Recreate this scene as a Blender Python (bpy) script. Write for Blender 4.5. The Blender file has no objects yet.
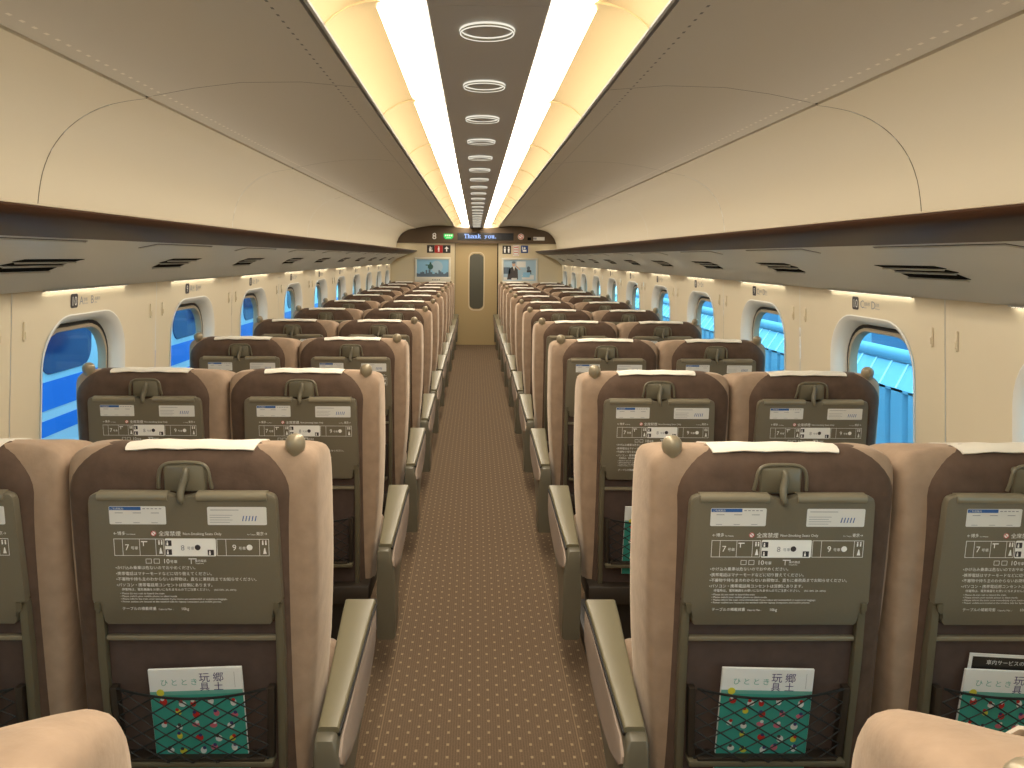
import bpy, bmesh, math, random
from mathutils import Vector, Matrix
random.seed(7)
PI = math.pi
sc = bpy.context.scene
COL = sc.collection

# ------------------------------------------------------------------ camera
F_PX, PITCH, YAW, ROLL = 770.0, 0.0, 0.01308, 0.00752
CAM = Vector((-0.0245, 0.0, 1.60))
cam_data = bpy.data.cameras.new('camera')
cam = bpy.data.objects.new('camera', cam_data)
COL.objects.link(cam)
fw = Vector((math.sin(YAW)*math.cos(PITCH), math.cos(YAW)*math.cos(PITCH), -math.sin(PITCH)))
rt = Vector((math.cos(YAW), -math.sin(YAW), 0))
up = rt.cross(fw)
r2 = rt*math.cos(ROLL) + up*math.sin(ROLL)
u2 = -rt*math.sin(ROLL) + up*math.cos(ROLL)
M = Matrix((r2, u2, -fw)).transposed().to_4x4()
M.translation = CAM
cam.matrix_world = M
cam_data.sensor_width = 36.0
cam_data.shift_x = (512-485.164)/1024      # the lens axis is level; the frame sits lower on it
cam_data.shift_y = (257.244-384)/1024
cam_data.lens = F_PX/1024*36.0
cam_data.clip_start = 0.02
cam_data.clip_end = 200
sc.camera = cam

# ------------------------------------------------------------------ view + world
sc.view_settings.view_transform = 'Standard'
sc.view_settings.look = 'None'
sc.view_settings.gamma = 1.0
sc.view_settings.use_curve_mapping = False
sc.view_settings.exposure = 0.66
LAMP_E = 11.0           # cove diffusers
world = bpy.data.worlds.new('world')
sc.world = world
world.use_nodes = True
wn = world.node_tree
wn.nodes.clear()
wo = wn.nodes.new('ShaderNodeOutputWorld')
wb = wn.nodes.new('ShaderNodeBackground')
wb.inputs['Color'].default_value = (0.25, 0.74, 1.0, 1)
wb.inputs['Strength'].default_value = 2.5
wn.links.new(wb.outputs[0], wo.inputs[0])

# ------------------------------------------------------------------ dimensions
P = 1.16               # seat pitch
Y0 = 1.795             # knob position of the first complete row
YE = 14.03            # end wall
YB = -3.0              # back of the modelled car
HW = 1.560             # half width at the windows

# ------------------------------------------------------------------ materials
def srgb(r, g, b):
    def f(c):
        c /= 255.0
        return c/12.92 if c <= 0.04045 else ((c+0.055)/1.055)**2.4
    return (f(r), f(g), f(b), 1)

def mat(name, col, rough=0.5, metal=0.0, noise=None, bump=None, sheen=0.0, spec=None, emit=None, estr=0, coat=0.0):
    m = bpy.data.materials.new(name)
    m.use_nodes = True
    nt = m.node_tree
    b = nt.nodes['Principled BSDF']
    b.inputs['Base Color'].default_value = col
    b.inputs['Roughness'].default_value = rough
    b.inputs['Metallic'].default_value = metal
    if sheen:
        b.inputs['Sheen Weight'].default_value = sheen
        b.inputs['Sheen Roughness'].default_value = 0.4
        b.inputs['Sheen Tint'].default_value = (1, 0.85, 0.7, 1)
    if spec is not None:
        b.inputs['Specular IOR Level'].default_value = spec
    if coat:
        b.inputs['Coat Weight'].default_value = coat
        b.inputs['Coat Roughness'].default_value = 0.08
    if emit:
        b.inputs['Emission Color'].default_value = emit
        b.inputs['Emission Strength'].default_value = estr
    tc = nt.nodes.new('ShaderNodeTexCoord')
    if noise:
        sc_, amt = noise
        n = nt.nodes.new('ShaderNodeTexNoise')
        n.inputs['Scale'].default_value = sc_
        n.inputs['Detail'].default_value = 3
        nt.links.new(tc.outputs['Object'], n.inputs['Vector'])
        mr = nt.nodes.new('ShaderNodeMapRange')
        mr.inputs['From Min'].default_value = 0.3
        mr.inputs['From Max'].default_value = 0.7
        mr.inputs['To Min'].default_value = 1-amt
        mr.inputs['To Max'].default_value = 1+amt
        nt.links.new(n.outputs['Fac'], mr.inputs['Value'])
        vm = nt.nodes.new('ShaderNodeVectorMath')
        vm.operation = 'SCALE'
        vm.inputs[0].default_value = col[:3]
        nt.links.new(mr.outputs[0], vm.inputs['Scale'])
        nt.links.new(vm.outputs[0], b.inputs['Base Color'])
    if bump:
        sc_, st = bump
        n = nt.nodes.new('ShaderNodeTexNoise')
        n.inputs['Scale'].default_value = sc_
        nt.links.new(tc.outputs['Object'], n.inputs['Vector'])
        bp = nt.nodes.new('ShaderNodeBump')
        bp.inputs['Strength'].default_value = st
        bp.inputs['Distance'].default_value = 0.003
        nt.links.new(n.outputs['Fac'], bp.inputs['Height'])
        nt.links.new(bp.outputs[0], b.inputs['Normal'])
    return m

def emission(name, col, s):
    m = bpy.data.materials.new(name)
    m.use_nodes = True
    nt = m.node_tree
    nt.nodes.clear()
    o = nt.nodes.new('ShaderNodeOutputMaterial')
    e = nt.nodes.new('ShaderNodeEmission')
    e.inputs['Color'].default_value = col
    e.inputs['Strength'].default_value = s
    nt.links.new(e.outputs[0], o.inputs[0])
    return m

def math_node(nt, op, a, b=None):
    n = nt.nodes.new('ShaderNodeMath')
    n.operation = op
    for i, v in enumerate((a, b)):
        if v is None:
            continue
        if isinstance(v, (int, float)):
            n.inputs[i].default_value = v
        else:
            nt.links.new(v, n.inputs[i])
    return n.outputs[0]

def carpet_material():
    m = bpy.data.materials.new('patterned_carpet')
    m.use_nodes = True
    nt = m.node_tree
    b = nt.nodes['Principled BSDF']
    b.inputs['Roughness'].default_value = 0.95
    b.inputs['Specular IOR Level'].default_value = 0.1
    tc = nt.nodes.new('ShaderNodeTexCoord')
    sp = nt.nodes.new('ShaderNodeSeparateXYZ')
    nt.links.new(tc.outputs['Object'], sp.inputs[0])
    X, Y = sp.outputs[0], sp.outputs[1]
    DX, DY = 0.068, 0.064
    def lattice(ox, oy):
        u = math_node(nt, 'ADD', math_node(nt, 'DIVIDE', X, DX), ox)
        v = math_node(nt, 'ADD', math_node(nt, 'DIVIDE', Y, DY), oy)
        fu = math_node(nt, 'ABSOLUTE', math_node(nt, 'SUBTRACT', math_node(nt, 'FLOORED_MODULO', u, 1.0), 0.5))
        fv = math_node(nt, 'ABSOLUTE', math_node(nt, 'SUBTRACT', math_node(nt, 'FLOORED_MODULO', v, 1.0), 0.5))
        return math_node(nt, 'MULTIPLY', math_node(nt, 'LESS_THAN', fu, 0.066), math_node(nt, 'LESS_THAN', fv, 0.095))
    dots = math_node(nt, 'MAXIMUM', lattice(0, 0), lattice(0.5, 0.5))
    # weave: fine ribs along the aisle
    rib = math_node(nt, 'ABSOLUTE', math_node(nt, 'SUBTRACT', math_node(nt, 'FLOORED_MODULO', math_node(nt, 'DIVIDE', X, 0.0089), 1.0), 0.5))
    rib = math_node(nt, 'MULTIPLY', rib, 0.55)
    n = nt.nodes.new('ShaderNodeTexNoise')
    n.inputs['Scale'].default_value = 160
    n.inputs['Detail'].default_value = 2
    nt.links.new(tc.outputs['Object'], n.inputs['Vector'])
    val = math_node(nt, 'ADD', math_node(nt, 'ADD', rib, 0.58), math_node(nt, 'MULTIPLY', n.outputs['Fac'], 0.55))
    base = nt.nodes.new('ShaderNodeVectorMath')
    base.operation = 'SCALE'
    base.inputs[0].default_value = srgb(104, 87, 70)[:3]
    nt.links.new(val, base.inputs['Scale'])
    # seam lines beside the aisle
    ax = math_node(nt, 'ABSOLUTE', X)
    seam = math_node(nt, 'LESS_THAN', math_node(nt, 'ABSOLUTE', math_node(nt, 'SUBTRACT', ax, 0.33)), 0.0022)
    mix = nt.nodes.new('ShaderNodeMix')
    mix.data_type = 'RGBA'
    nt.links.new(dots, mix.inputs['Factor'])
    nt.links.new(base.outputs[0], mix.inputs[6])
    mix.inputs[7].default_value = srgb(148, 130, 102)
    mix2 = nt.nodes.new('ShaderNodeMix')
    mix2.data_type = 'RGBA'
    nt.links.new(math_node(nt, 'MULTIPLY', seam, 0.6), mix2.inputs['Factor'])
    nt.links.new(mix.outputs[2], mix2.inputs[6])
    mix2.inputs[7].default_value = srgb(132, 112, 88)
    nt.links.new(mix2.outputs[2], b.inputs['Base Color'])
    bp = nt.nodes.new('ShaderNodeBump')
    bp.inputs['Strength'].default_value = 0.35
    bp.inputs['Distance'].default_value = 0.002
    nt.links.new(val, bp.inputs['Height'])
    nt.links.new(bp.outputs[0], b.inputs['Normal'])
    return m

def ceiling_material():
    """satin beige laminate with two rows of small ventilation slits"""
    m = bpy.data.materials.new('beige_ceiling_laminate')
    m.use_nodes = True
    nt = m.node_tree
    b = nt.nodes['Principled BSDF']
    b.inputs['Roughness'].default_value = 0.42
    tc = nt.nodes.new('ShaderNodeTexCoord')
    sp = nt.nodes.new('ShaderNodeSeparateXYZ')
    nt.links.new(tc.outputs['Object'], sp.inputs[0])
    X, Y = sp.outputs[0], sp.outputs[1]
    ax = math_node(nt, 'ABSOLUTE', X)
    def row(x0, hw, frac):
        a = math_node(nt, 'LESS_THAN', math_node(nt, 'ABSOLUTE', math_node(nt, 'SUBTRACT', ax, x0)), hw)
        f = math_node(nt, 'LESS_THAN', math_node(nt, 'FLOORED_MODULO', math_node(nt, 'DIVIDE', Y, 0.05), 1.0), frac)
        return math_node(nt, 'MULTIPLY', a, f)
    mx = nt.nodes.new('ShaderNodeMix')
    mx.data_type = 'RGBA'
    nt.links.new(row(0.49, 0.0035, 0.3), mx.inputs['Factor'])
    mx.inputs[6].default_value = CEIL
    mx.inputs[7].default_value = srgb(95, 88, 78)
    mx2 = nt.nodes.new('ShaderNodeMix')
    mx2.data_type = 'RGBA'
    nt.links.new(row(1.055, 0.004, 0.34), mx2.inputs['Factor'])
    nt.links.new(mx.outputs[2], mx2.inputs[6])
    mx2.inputs[7].default_value = srgb(228, 218, 200)
    nt.links.new(mx2.outputs[2], b.inputs['Base Color'])
    return m

def glass_material(name, tint, refl=0.06):
    m = bpy.data.materials.new(name)
    m.use_nodes = True
    nt = m.node_tree
    nt.nodes.clear()
    o = nt.nodes.new('ShaderNodeOutputMaterial')
    t = nt.nodes.new('ShaderNodeBsdfTransparent')
    t.inputs[0].default_value = tint
    g = nt.nodes.new('ShaderNodeBsdfGlossy')
    g.inputs['Roughness'].default_value = 0.03
    mx = nt.nodes.new('ShaderNodeMixShader')
    mx.inputs[0].default_value = refl
    nt.links.new(t.outputs[0], mx.inputs[1])
    nt.links.new(g.outputs[0], mx.inputs[2])
    nt.links.new(mx.outputs[0], o.inputs[0])
    return m

CEIL = srgb(196, 186, 168)
MT = {}
MT['carpet'] = carpet_material()
MT['ceil'] = ceiling_material()
MT['bin'] = mat('cream_upper_panel', srgb(214, 202, 178), 0.5)
MT['wall'] = mat('cream_wall_panel', srgb(226, 214, 188), 0.5, noise=(3, 0.02))
MT['reveal'] = mat('white_window_surround', srgb(232, 230, 224), 0.45)
MT['gap'] = mat('dark_joint', srgb(95, 85, 70), 0.8)
MT['black'] = mat('black_rubber', srgb(22, 22, 22), 0.6)
MT['slot'] = mat('black_opening', srgb(14, 14, 14), 0.9, spec=0.1)
MT['rackgrey'] = mat('grey_rack_underside', srgb(206, 206, 202), 0.32)
MT['rackbrown'] = mat('glossy_brown_rack_edge', srgb(66, 42, 28), 0.4, spec=0.12)
MT['strip'] = mat('dark_grey_ceiling_strip', srgb(184, 181, 178), 0.5)
MT['cove'] = mat('cream_cove', srgb(208, 184, 138), 0.6)
MT['lampw'] = emission('warm_white_diffuser', (1.0, 0.89, 0.72, 1), LAMP_E)
MT['ring'] = emission('ring_glow', (1.0, 0.94, 0.78, 1), 0.6)
MT['ringbody'] = mat('pale_ring_rim', srgb(200, 195, 180), 0.35)
MT['endwall'] = mat('beige_end_wall', srgb(208, 194, 162), 0.5)
MT['door'] = mat('golden_beige_door', srgb(180, 158, 115), 0.4)
MT['doorglass'] = mat('dark_door_glass', srgb(84, 84, 74), 0.2)
MT['header'] = mat('dark_brown_header', srgb(78, 60, 38), 0.4)
MT['velour'] = mat('pinkish_brown_velour', srgb(166, 143, 122), 0.9, noise=(22, 0.10), bump=(90, 0.25), sheen=0.35, spec=0.15)
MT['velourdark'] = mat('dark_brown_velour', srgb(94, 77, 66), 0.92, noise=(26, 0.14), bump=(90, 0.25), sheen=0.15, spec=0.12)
MT['velourpocket'] = mat('aubergine_brown_fabric', srgb(88, 74, 68), 0.95, noise=(30, 0.08), spec=0.1)
MT['linen'] = mat('white_linen', srgb(240, 234, 220), 0.85, bump=(400, 0.2))
MT['tray'] = mat('olive_grey_tray_plastic', srgb(112, 105, 88), 0.45, noise=(200, 0.02))
MT['frame'] = mat('olive_grey_plastic_frame', srgb(98, 92, 74), 0.4)
MT['latch'] = mat('grey_latch_plastic', srgb(112, 106, 88), 0.35)
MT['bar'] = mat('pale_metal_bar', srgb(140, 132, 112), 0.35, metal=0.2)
MT['pad'] = mat('olive_grey_armrest_leather', srgb(116, 109, 86), 0.38)
MT['shell'] = mat('grey_armrest_shell', srgb(104, 99, 84), 0.36)
MT['insert'] = mat('pale_pinkish_armrest_insert', srgb(160, 142, 128), 0.7)
MT['knob'] = mat('bronze_grey_knob', srgb(158, 146, 122), 0.3, metal=0.2)
MT['net'] = mat('black_net_cord', srgb(20, 22, 20), 0.7)
MT['pocketframe'] = mat('dark_brown_pocket_frame', srgb(48, 40, 32), 0.5)
MT['white'] = mat('white_print', srgb(250, 250, 246), 0.6)
MT['sticker'] = mat('white_sticker', srgb(228, 228, 224), 0.45)
MT['blueprint'] = mat('blue_print', srgb(50, 98, 165), 0.5)
MT['greyprint'] = mat('grey_print', srgb(150, 152, 158), 0.6)
MT['darkprint'] = mat('dark_print', srgb(60, 55, 58), 0.6)
MT['purple'] = mat('dark_purple_print', srgb(62, 52, 112), 0.6)
MT['teal'] = mat('teal_print', srgb(62, 160, 146), 0.5)
MT['tealp'] = mat('pale_teal_print', srgb(110, 176, 164), 0.5)
MT['red'] = mat('red_print', srgb(196, 40, 34), 0.5)
MT['yellow'] = mat('yellow_print', srgb(222, 214, 70), 0.5)
MT['pink'] = mat('pink_print', srgb(214, 110, 130), 0.5)
MT['paper'] = mat('white_paper', srgb(232, 234, 232), 0.6)
MT['green'] = mat('green_lit_sign', srgb(20, 170, 80), 0.5, emit=srgb(30, 200, 95), estr=0.5)
MT['led'] = emission('blue_white_led', (0.35, 0.52, 1.0, 1), 1.1)
MT['ledpanel'] = mat('black_led_panel', srgb(14, 16, 22), 0.25)
MT['icondark'] = mat('black_pictogram_plate', srgb(36, 32, 28), 0.4)
MT['iconred'] = mat('red_pictogram_plate', srgb(176, 26, 22), 0.4)
MT['iconblue'] = mat('blue_pictogram_plate', srgb(30, 66, 130), 0.4)
MT['posterframe'] = mat('silver_poster_frame', srgb(214, 210, 196), 0.4)
MT['sky'] = mat('poster_sky_blue', srgb(140, 190, 220), 0.35)
MT['city'] = mat('poster_city_grey', srgb(92, 110, 128), 0.4)
MT['globe'] = mat('poster_green', srgb(48, 92, 84), 0.4)
MT['suit'] = mat('poster_suit_grey', srgb(68, 64, 66), 0.4)
MT['skin'] = mat('poster_skin', srgb(206, 168, 140), 0.4)
MT['desk'] = mat('poster_pale_blue', srgb(168, 196, 214), 0.4)
MT['glass'] = glass_material('tinted_window_glass', (0.90, 0.96, 1.0, 1), 0.05)
MT['trainwhite'] = mat('white_train_paint', srgb(225, 232, 238), 0.35)
MT['trainblue'] = mat('blue_train_paint', srgb(40, 128, 225), 0.35)
MT['trainglass'] = mat('dark_train_window', srgb(30, 62, 110), 0.08, spec=0.8)
MT['ballast'] = mat('grey_trackside', srgb(120, 120, 118), 0.9, noise=(6, 0.2))
MT['platform'] = mat('pale_blue_cladding', srgb(150, 178, 196), 0.5)
MT['platformdark'] = mat('blue_grey_cladding', srgb(88, 124, 158), 0.5)
MT['seamwhite'] = mat('white_seam', srgb(250, 250, 250), 0.5)
MT['lime'] = mat('lime_board', srgb(190, 225, 60), 0.5)

# ------------------------------------------------------------------ mesh helpers
def new_bm():
    return bmesh.new()

def finish(name, bm, mats, smooth=True, angle=35):
    me = bpy.data.meshes.new(name)
    bmesh.ops.recalc_face_normals(bm, faces=bm.faces)
    for f in bm.faces:
        f.smooth = smooth
    bm.to_mesh(me)
    bm.free()
    if smooth:
        try:
            me.set_sharp_from_angle(angle=math.radians(angle))
        except Exception:
            pass
    if not isinstance(mats, (list, tuple)):
        mats = [mats]
    for m in mats:
        me.materials.append(m)
    return me

def link(name, me, parent=None, loc=None):
    o = bpy.data.objects.new(name, me)
    COL.objects.link(o)
    if parent is not None:
        o.parent = parent
    if loc is not None:
        o.location = loc
    return o

def obj(name, bm, mats, parent=None, loc=None, smooth=True, angle=35):
    return link(name, finish(name, bm, mats, smooth, angle), parent, loc)

def tag(o, label=None, cat=None, group=None, kind=None):
    if label: o['label'] = label
    if cat: o['category'] = cat
    if group: o['group'] = group
    if kind: o['kind'] = kind
    return o

def empty(name, loc=(0, 0, 0), rz=0):
    o = bpy.data.objects.new(name, None)
    o.empty_display_size = 0.1
    COL.objects.link(o)
    o.location = loc
    o.rotation_euler = (0, 0, rz)
    return o

def box(bm, x0, x1, y0, y1, z0, z1, bev=0.0, seg=2, mi=0):
    vs = [bm.verts.new((x, y, z)) for x in (x0, x1) for y in (y0, y1) for z in (z0, z1)]
    idx = [(0, 1, 3, 2), (4, 6, 7, 5), (0, 4, 5, 1), (2, 3, 7, 6), (0, 2, 6, 4), (1, 5, 7, 3)]
    fs = [bm.faces.new([vs[i] for i in q]) for q in idx]
    for f in fs:
        f.material_index = mi
    if bev > 0:
        es = set(e for f in fs for e in f.edges)
        r = bmesh.ops.bevel(bm, geom=list(es), offset=bev, segments=seg, profile=0.5, affect='EDGES')
        for f in r['faces']:
            f.material_index = mi
    return fs

def loops(bm, rings, cap0=True, cap1=True, mi=0, closed=True):
    vr = [[bm.verts.new(p) for p in r] for r in rings]
    n = len(rings[0])
    for a, b in zip(vr[:-1], vr[1:]):
        rng = range(n) if closed else range(n-1)
        for i in rng:
            j = (i+1) % n
            f = bm.faces.new((a[i], a[j], b[j], b[i]))
            f.material_index = mi
    if cap0:
        bm.faces.new(vr[0]).material_index = mi
    if cap1:
        bm.faces.new(vr[-1]).material_index = mi
    return vr

def rrect(w, h, rt_, rb=None, n=6, cx=0, cz=0):
    """rounded rectangle, half sizes w,h; rt_ top corner radius, rb bottom"""
    rb = rt_ if rb is None else rb
    pts = []
    for (sx, sz, r, a0) in ((1, 1, rt_, 0), (-1, 1, rt_, PI/2), (-1, -1, rb, PI), (1, -1, rb, 1.5*PI)):
        r = max(r, 1e-4)
        for i in range(n+1):
            a = a0 + PI/2*i/n
            pts.append((cx + sx*(w-r) + r*math.cos(a), cz + sz*(h-r) + r*math.sin(a)))
    return pts

def catmull(pts, n, closed):
    out = []
    N = len(pts)
    segs = N if closed else N-1
    for i in range(segs):
        def g(k):
            return Vector(pts[k % N]) if closed else Vector(pts[max(0, min(N-1, k))])
        p0, p1, p2, p3 = g(i-1), g(i), g(i+1), g(i+2)
        for s in range(n):
            t = s/n
            out.append(0.5*((2*p1) + (-p0+p2)*t + (2*p0-5*p1+4*p2-p3)*t*t + (-p0+3*p1-3*p2+p3)*t**3))
    if not closed:
        out.append(Vector(pts[-1]))
    return out

def smooth_loft(bm, sections, na=3, nb=3, mi=0, cap=True):
    secs = [catmull(s, na, True) for s in sections]
    m = len(secs[0])
    cols = [catmull([s[i] for s in secs], nb, False) for i in range(m)]
    rings = [[cols[i][k] for i in range(m)] for k in range(len(cols[0]))]
    loops(bm, rings, cap, cap, mi)

def prism(bm, pts, fn, d0, d1, bev=0.0, seg=2, mi=0):
    """polygon pts (a,b) swept from depth d0 to d1; fn(a,b,d) -> xyz"""
    a = [bm.verts.new(fn(p[0], p[1], d0)) for p in pts]
    b = [bm.verts.new(fn(p[0], p[1], d1)) for p in pts]
    f0 = bm.faces.new(a)
    f1 = bm.faces.new(b)
    fs = [f0, f1]
    n = len(pts)
    for i in range(n):
        j = (i+1) % n
        fs.append(bm.faces.new((a[i], a[j], b[j], b[i])))
    for f in fs:
        f.material_index = mi
    if bev > 0:
        es = list(set(f0.edges) | set(f1.edges))
        r = bmesh.ops.bevel(bm, geom=es, offset=bev, segments=seg, profile=0.5, affect='EDGES')
        for f in r['faces']:
            f.material_index = mi

XZ = lambda a, b, d: (a, d, b)
YZ = lambda a, b, d: (d, a, b)
XY = lambda a, b, d: (a, b, d)

def bar(bm, p, q, r, n=5, mi=0):
    p, q = Vector(p), Vector(q)
    d = (q-p).normalized()
    a = d.cross(Vector((0, 0, 1)))
    if a.length < 1e-3:
        a = Vector((1, 0, 0))
    a.normalize()
    b = d.cross(a)
    rings = [[c + a*r*math.cos(2*PI*i/n) + b*r*math.sin(2*PI*i/n) for i in range(n)] for c in (p, q)]
    loops(bm, rings, mi=mi)

def tube(bm, pts, r, n=8, mi=0, closed=False):
    pts = [Vector(p) for p in pts]
    rings = []
    prev = None
    N = len(pts)
    for i, p in enumerate(pts):
        if closed:
            d = pts[(i+1) % N] - pts[i-1]
        else:
            d = pts[min(i+1, N-1)] - pts[max(i-1, 0)]
        d.normalize()
        if prev is None:
            a = d.cross(Vector((0, 0, 1)))
            if a.length < 1e-3:
                a = Vector((1, 0, 0))
        else:
            a = prev - d*prev.dot(d)
        a.normalize()
        prev = a
        b = d.cross(a)
        rad = r[i] if isinstance(r, (list, tuple)) else r
        rings.append([p + a*rad*math.cos(2*PI*k/n) + b*rad*math.sin(2*PI*k/n) for k in range(n)])
    if closed:
        rings.append(rings[0])
        loops(bm, rings, False, False, mi)
        bmesh.ops.remove_doubles(bm, verts=bm.verts, dist=1e-6)
    else:
        loops(bm, rings, True, True, mi)

def lathe(bm, prof, c, n=20, mi=0):
    """prof list of (r,z) around vertical axis through c"""
    rings = [[(c[0]+r*math.cos(2*PI*k/n), c[1]+r*math.sin(2*PI*k/n), c[2]+z) for k in range(n)] for r, z in prof]
    loops(bm, rings, True, True, mi)

_txt = {}
def add_text(bm, s, fn, x, z, size, mi=0, align='LEFT', sx=1.0, depth=0.0006):
    """lettering as flat geometry: fn(a,b) -> xyz"""
    key = (s, align)
    if key not in _txt:
        cu = bpy.data.curves.new('t', 'FONT')
        cu.body = s
        cu.size = 1.0
        cu.align_x = align
        cu.resolution_u = 2
        o = bpy.data.objects.new('t', cu)
        COL.objects.link(o)
        dg = bpy.context.evaluated_depsgraph_get()
        me = bpy.data.meshes.new_from_object(o.evaluated_get(dg))
        _txt[key] = ([tuple(v.co) for v in me.vertices], [tuple(p.vertices) for p in me.polygons])
        bpy.data.objects.remove(o)
        bpy.data.curves.remove(cu)
        bpy.data.meshes.remove(me)
    vs, ps = _txt[key]
    nv = [bm.verts.new(fn(x + v[0]*size*sx, z + v[1]*size)) for v in vs]
    for p in ps:
        try:
            bm.faces.new([nv[i] for i in p]).material_index = mi
        except ValueError:
            pass

def rect(bm, fn, x0, x1, z0, z1, mi=0, r=0.0):
    if r > 0:
        pts = rrect((x1-x0)/2, (z1-z0)/2, r, n=3, cx=(x0+x1)/2, cz=(z0+z1)/2)
    else:
        pts = [(x0, z0), (x1, z0), (x1, z1), (x0, z1)]
    bm.faces.new([bm.verts.new(fn(a, b)) for a, b in pts]).material_index = mi

def disc(bm, fn, x, z, r, mi=0, n=14, rz=None):
    rz = rz or r
    bm.faces.new([bm.verts.new(fn(x+r*math.cos(2*PI*i/n), z+rz*math.sin(2*PI*i/n))) for i in range(n)]).material_index = mi

def outline_rect(bm, fn, x0, x1, z0, z1, t, mi=0):
    rect(bm, fn, x0, x1, z0, z0+t, mi)
    rect(bm, fn, x0, x1, z1-t, z1, mi)
    rect(bm, fn, x0, x0+t, z0+t, z1-t, mi)
    rect(bm, fn, x1-t, x1, z0+t, z1-t, mi)

# ------------------------------------------------------------------ setting: floor
bm = new_bm()
box(bm, -1.62, 1.62, YB, YE+0.1, -0.06, 0.0)
tag(obj('floor', bm, MT['carpet'], smooth=False), kind='structure')

# ------------------------------------------------------------------ setting: side walls with window holes
WCS = {-1: 3.078, 1: 3.078}   # centre of the window beside row ten, left and right wall
def wall_x(h):
    return HW + 0.006*math.sin(min(max(h/1.47, 0), 1)*PI)
WIN = dict(w=0.324, zt=1.367, zb=0.74, rt=0.19, rb=0.12)
def window_outline(inset=0.0, n=8, zt_drop=0.0):
    zt, zb = WIN['zt']-inset-zt_drop, WIN['zb']+inset
    return rrect(WIN['w']-inset, (zt-zb)/2, max(WIN['rt']-inset*0.6, 0.05), WIN['rb']-inset*0.6, n=n, cz=(zt+zb)/2)

def hole_face(bm, y0, y1, z0, z1, cy, xf, mi=0):
    """wall tile between y0..y1 with the window opening cut out"""
    outer = []
    ns = 10
    for i in range(ns): outer.append((y0+(y1-y0)*i/ns, z0))
    for i in range(ns): outer.append((y1, z0+(z1-z0)*i/ns))
    for i in range(ns): outer.append((y1-(y1-y0)*i/ns, z1))
    for i in range(ns): outer.append((y0, z1-(z1-z0)*i/ns))
    inner = [(cy+a, b) for a, b in window_outline()]
    vo = [bm.verts.new((xf(b), a, b)) for a, b in outer]
    vi = [bm.verts.new((xf(b), a, b)) for a, b in inner]
    es = []
    for L in (vo, vi):
        for i in range(len(L)):
            es.append(bm.edges.new((L[i], L[(i+1) % len(L)])))
    r = bmesh.ops.triangle_fill(bm, use_beauty=True, edges=es)
    for g in r['geom']:
        if isinstance(g, bmesh.types.BMFace):
            g.material_index = mi

for side, sname in ((-1, 'left'), (1, 'right')):
    bm = new_bm()
    xf = lambda h, s=side: s*wall_x(h)
    k = -5
    while True:
        cy = WCS[side] + P*k
        y0 = cy - 0.503 + 0.0015
        y1 = cy - 0.503 + P - 0.0015
        if y0 > YE: break
        if k == 9: y1 = YE
        if y0 >= YB-0.3:
            hole_face(bm, y0, y1, 0.0, 1.475, cy, xf)
        k += 1
    # dark joint strips behind the gaps
    for k in range(-5, 10):
        y = WCS[side] + P*k - 0.503
        a = side*(HW+0.016)
        box(bm, min(a, a+side*0.01), max(a, a+side*0.01), y-0.008, y+0.008, 0, 1.49, mi=1)
    wall = obj('wall_' + sname, bm, [MT['wall'], MT['gap']], smooth=False)
    tag(wall, kind='structure')
    # outer skin with holes too, so daylight enters only through the windows
    bm = new_bm()
    for k in range(-5, 10):
        cy = WCS[side] + P*k
        hole_face(bm, cy-0.503, (cy-0.503+P) if k < 9 else YE+0.3, -0.3, 1.49, cy, lambda h, s=side: s*(HW+0.085))
    for a, b in ((1.49, 2.4),):
        rings = [[(side*(HW+0.085), y, a), (side*(HW+0.085), y, b)] for y in (YB-0.6, YE+0.3)]
        loops(bm, rings, False, False, closed=False)
    tag(obj('wall_outer_' + sname, bm, MT['trainwhite'], smooth=False), kind='structure')
    # windows
    for k in range(-1, 10):
        cy = WCS[side] + P*k
        w = empty('window_%d' % (len([o for o in COL.objects if o.name.startswith('window_') and o.parent is None])+1), (0, cy, 0))
        tag(w, kind='structure')
        bm = new_bm()
        rings = []
        for ins, dx in ((-0.004, -0.004), (0.0, -0.006), (0.012, 0.0), (0.024, 0.02), (0.034, 0.045), (0.038, 0.07)):
            rings.append([(side*(wall_x(b)+dx), a, b) for a, b in window_outline(ins)])
        loops(bm, rings, False, False)
        obj('window_surround', bm, MT['reveal'], w)
        bm = new_bm()
        rings = []
        for ins, dx in ((0.036, 0.058), (0.038, 0.050), (0.048, 0.050), (0.052, 0.058), (0.052, 0.08)):
            rings.append([(side*(wall_x(b)+dx), a, b) for a, b in window_outline(ins)])
        loops(bm, rings, False, False)
        obj('window_gasket', bm, MT['black'], w)
        bm = new_bm()
        rings = []
        for ins, dx in ((0.050, 0.052), (0.052, 0.047), (0.064, 0.047), (0.068, 0.06), (0.068, 0.08)):
            rings.append([(side*(wall_x(b)+dx), a, b) for a, b in window_outline(ins)])
        loops(bm, rings, False, False)
        obj('window_frame', bm, mat('frame_beige', srgb(160, 148, 128), 0.4) if 'fb' not in MT else MT['fb'], w)
        MT.setdefault('fb', bpy.data.materials['frame_beige'])
        bm = new_bm()
        pts = window_outline(0.05)
        bm.faces.new([bm.verts.new((side*(HW+0.078), a, b)) for a, b in pts])
        obj('window_pane', bm, MT['glass'], w, smooth=False)
        # lower edge of the roller blind
        bm = new_bm()
        xx = side*(HW+0.055)
        box(bm, min(xx, xx+side*0.015), max(xx, xx+side*0.015), -0.235, 0.235, 1.300, 1.330, 0.003)
        bl = obj('roller_blind', bm, MT['fb'], w)

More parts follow.
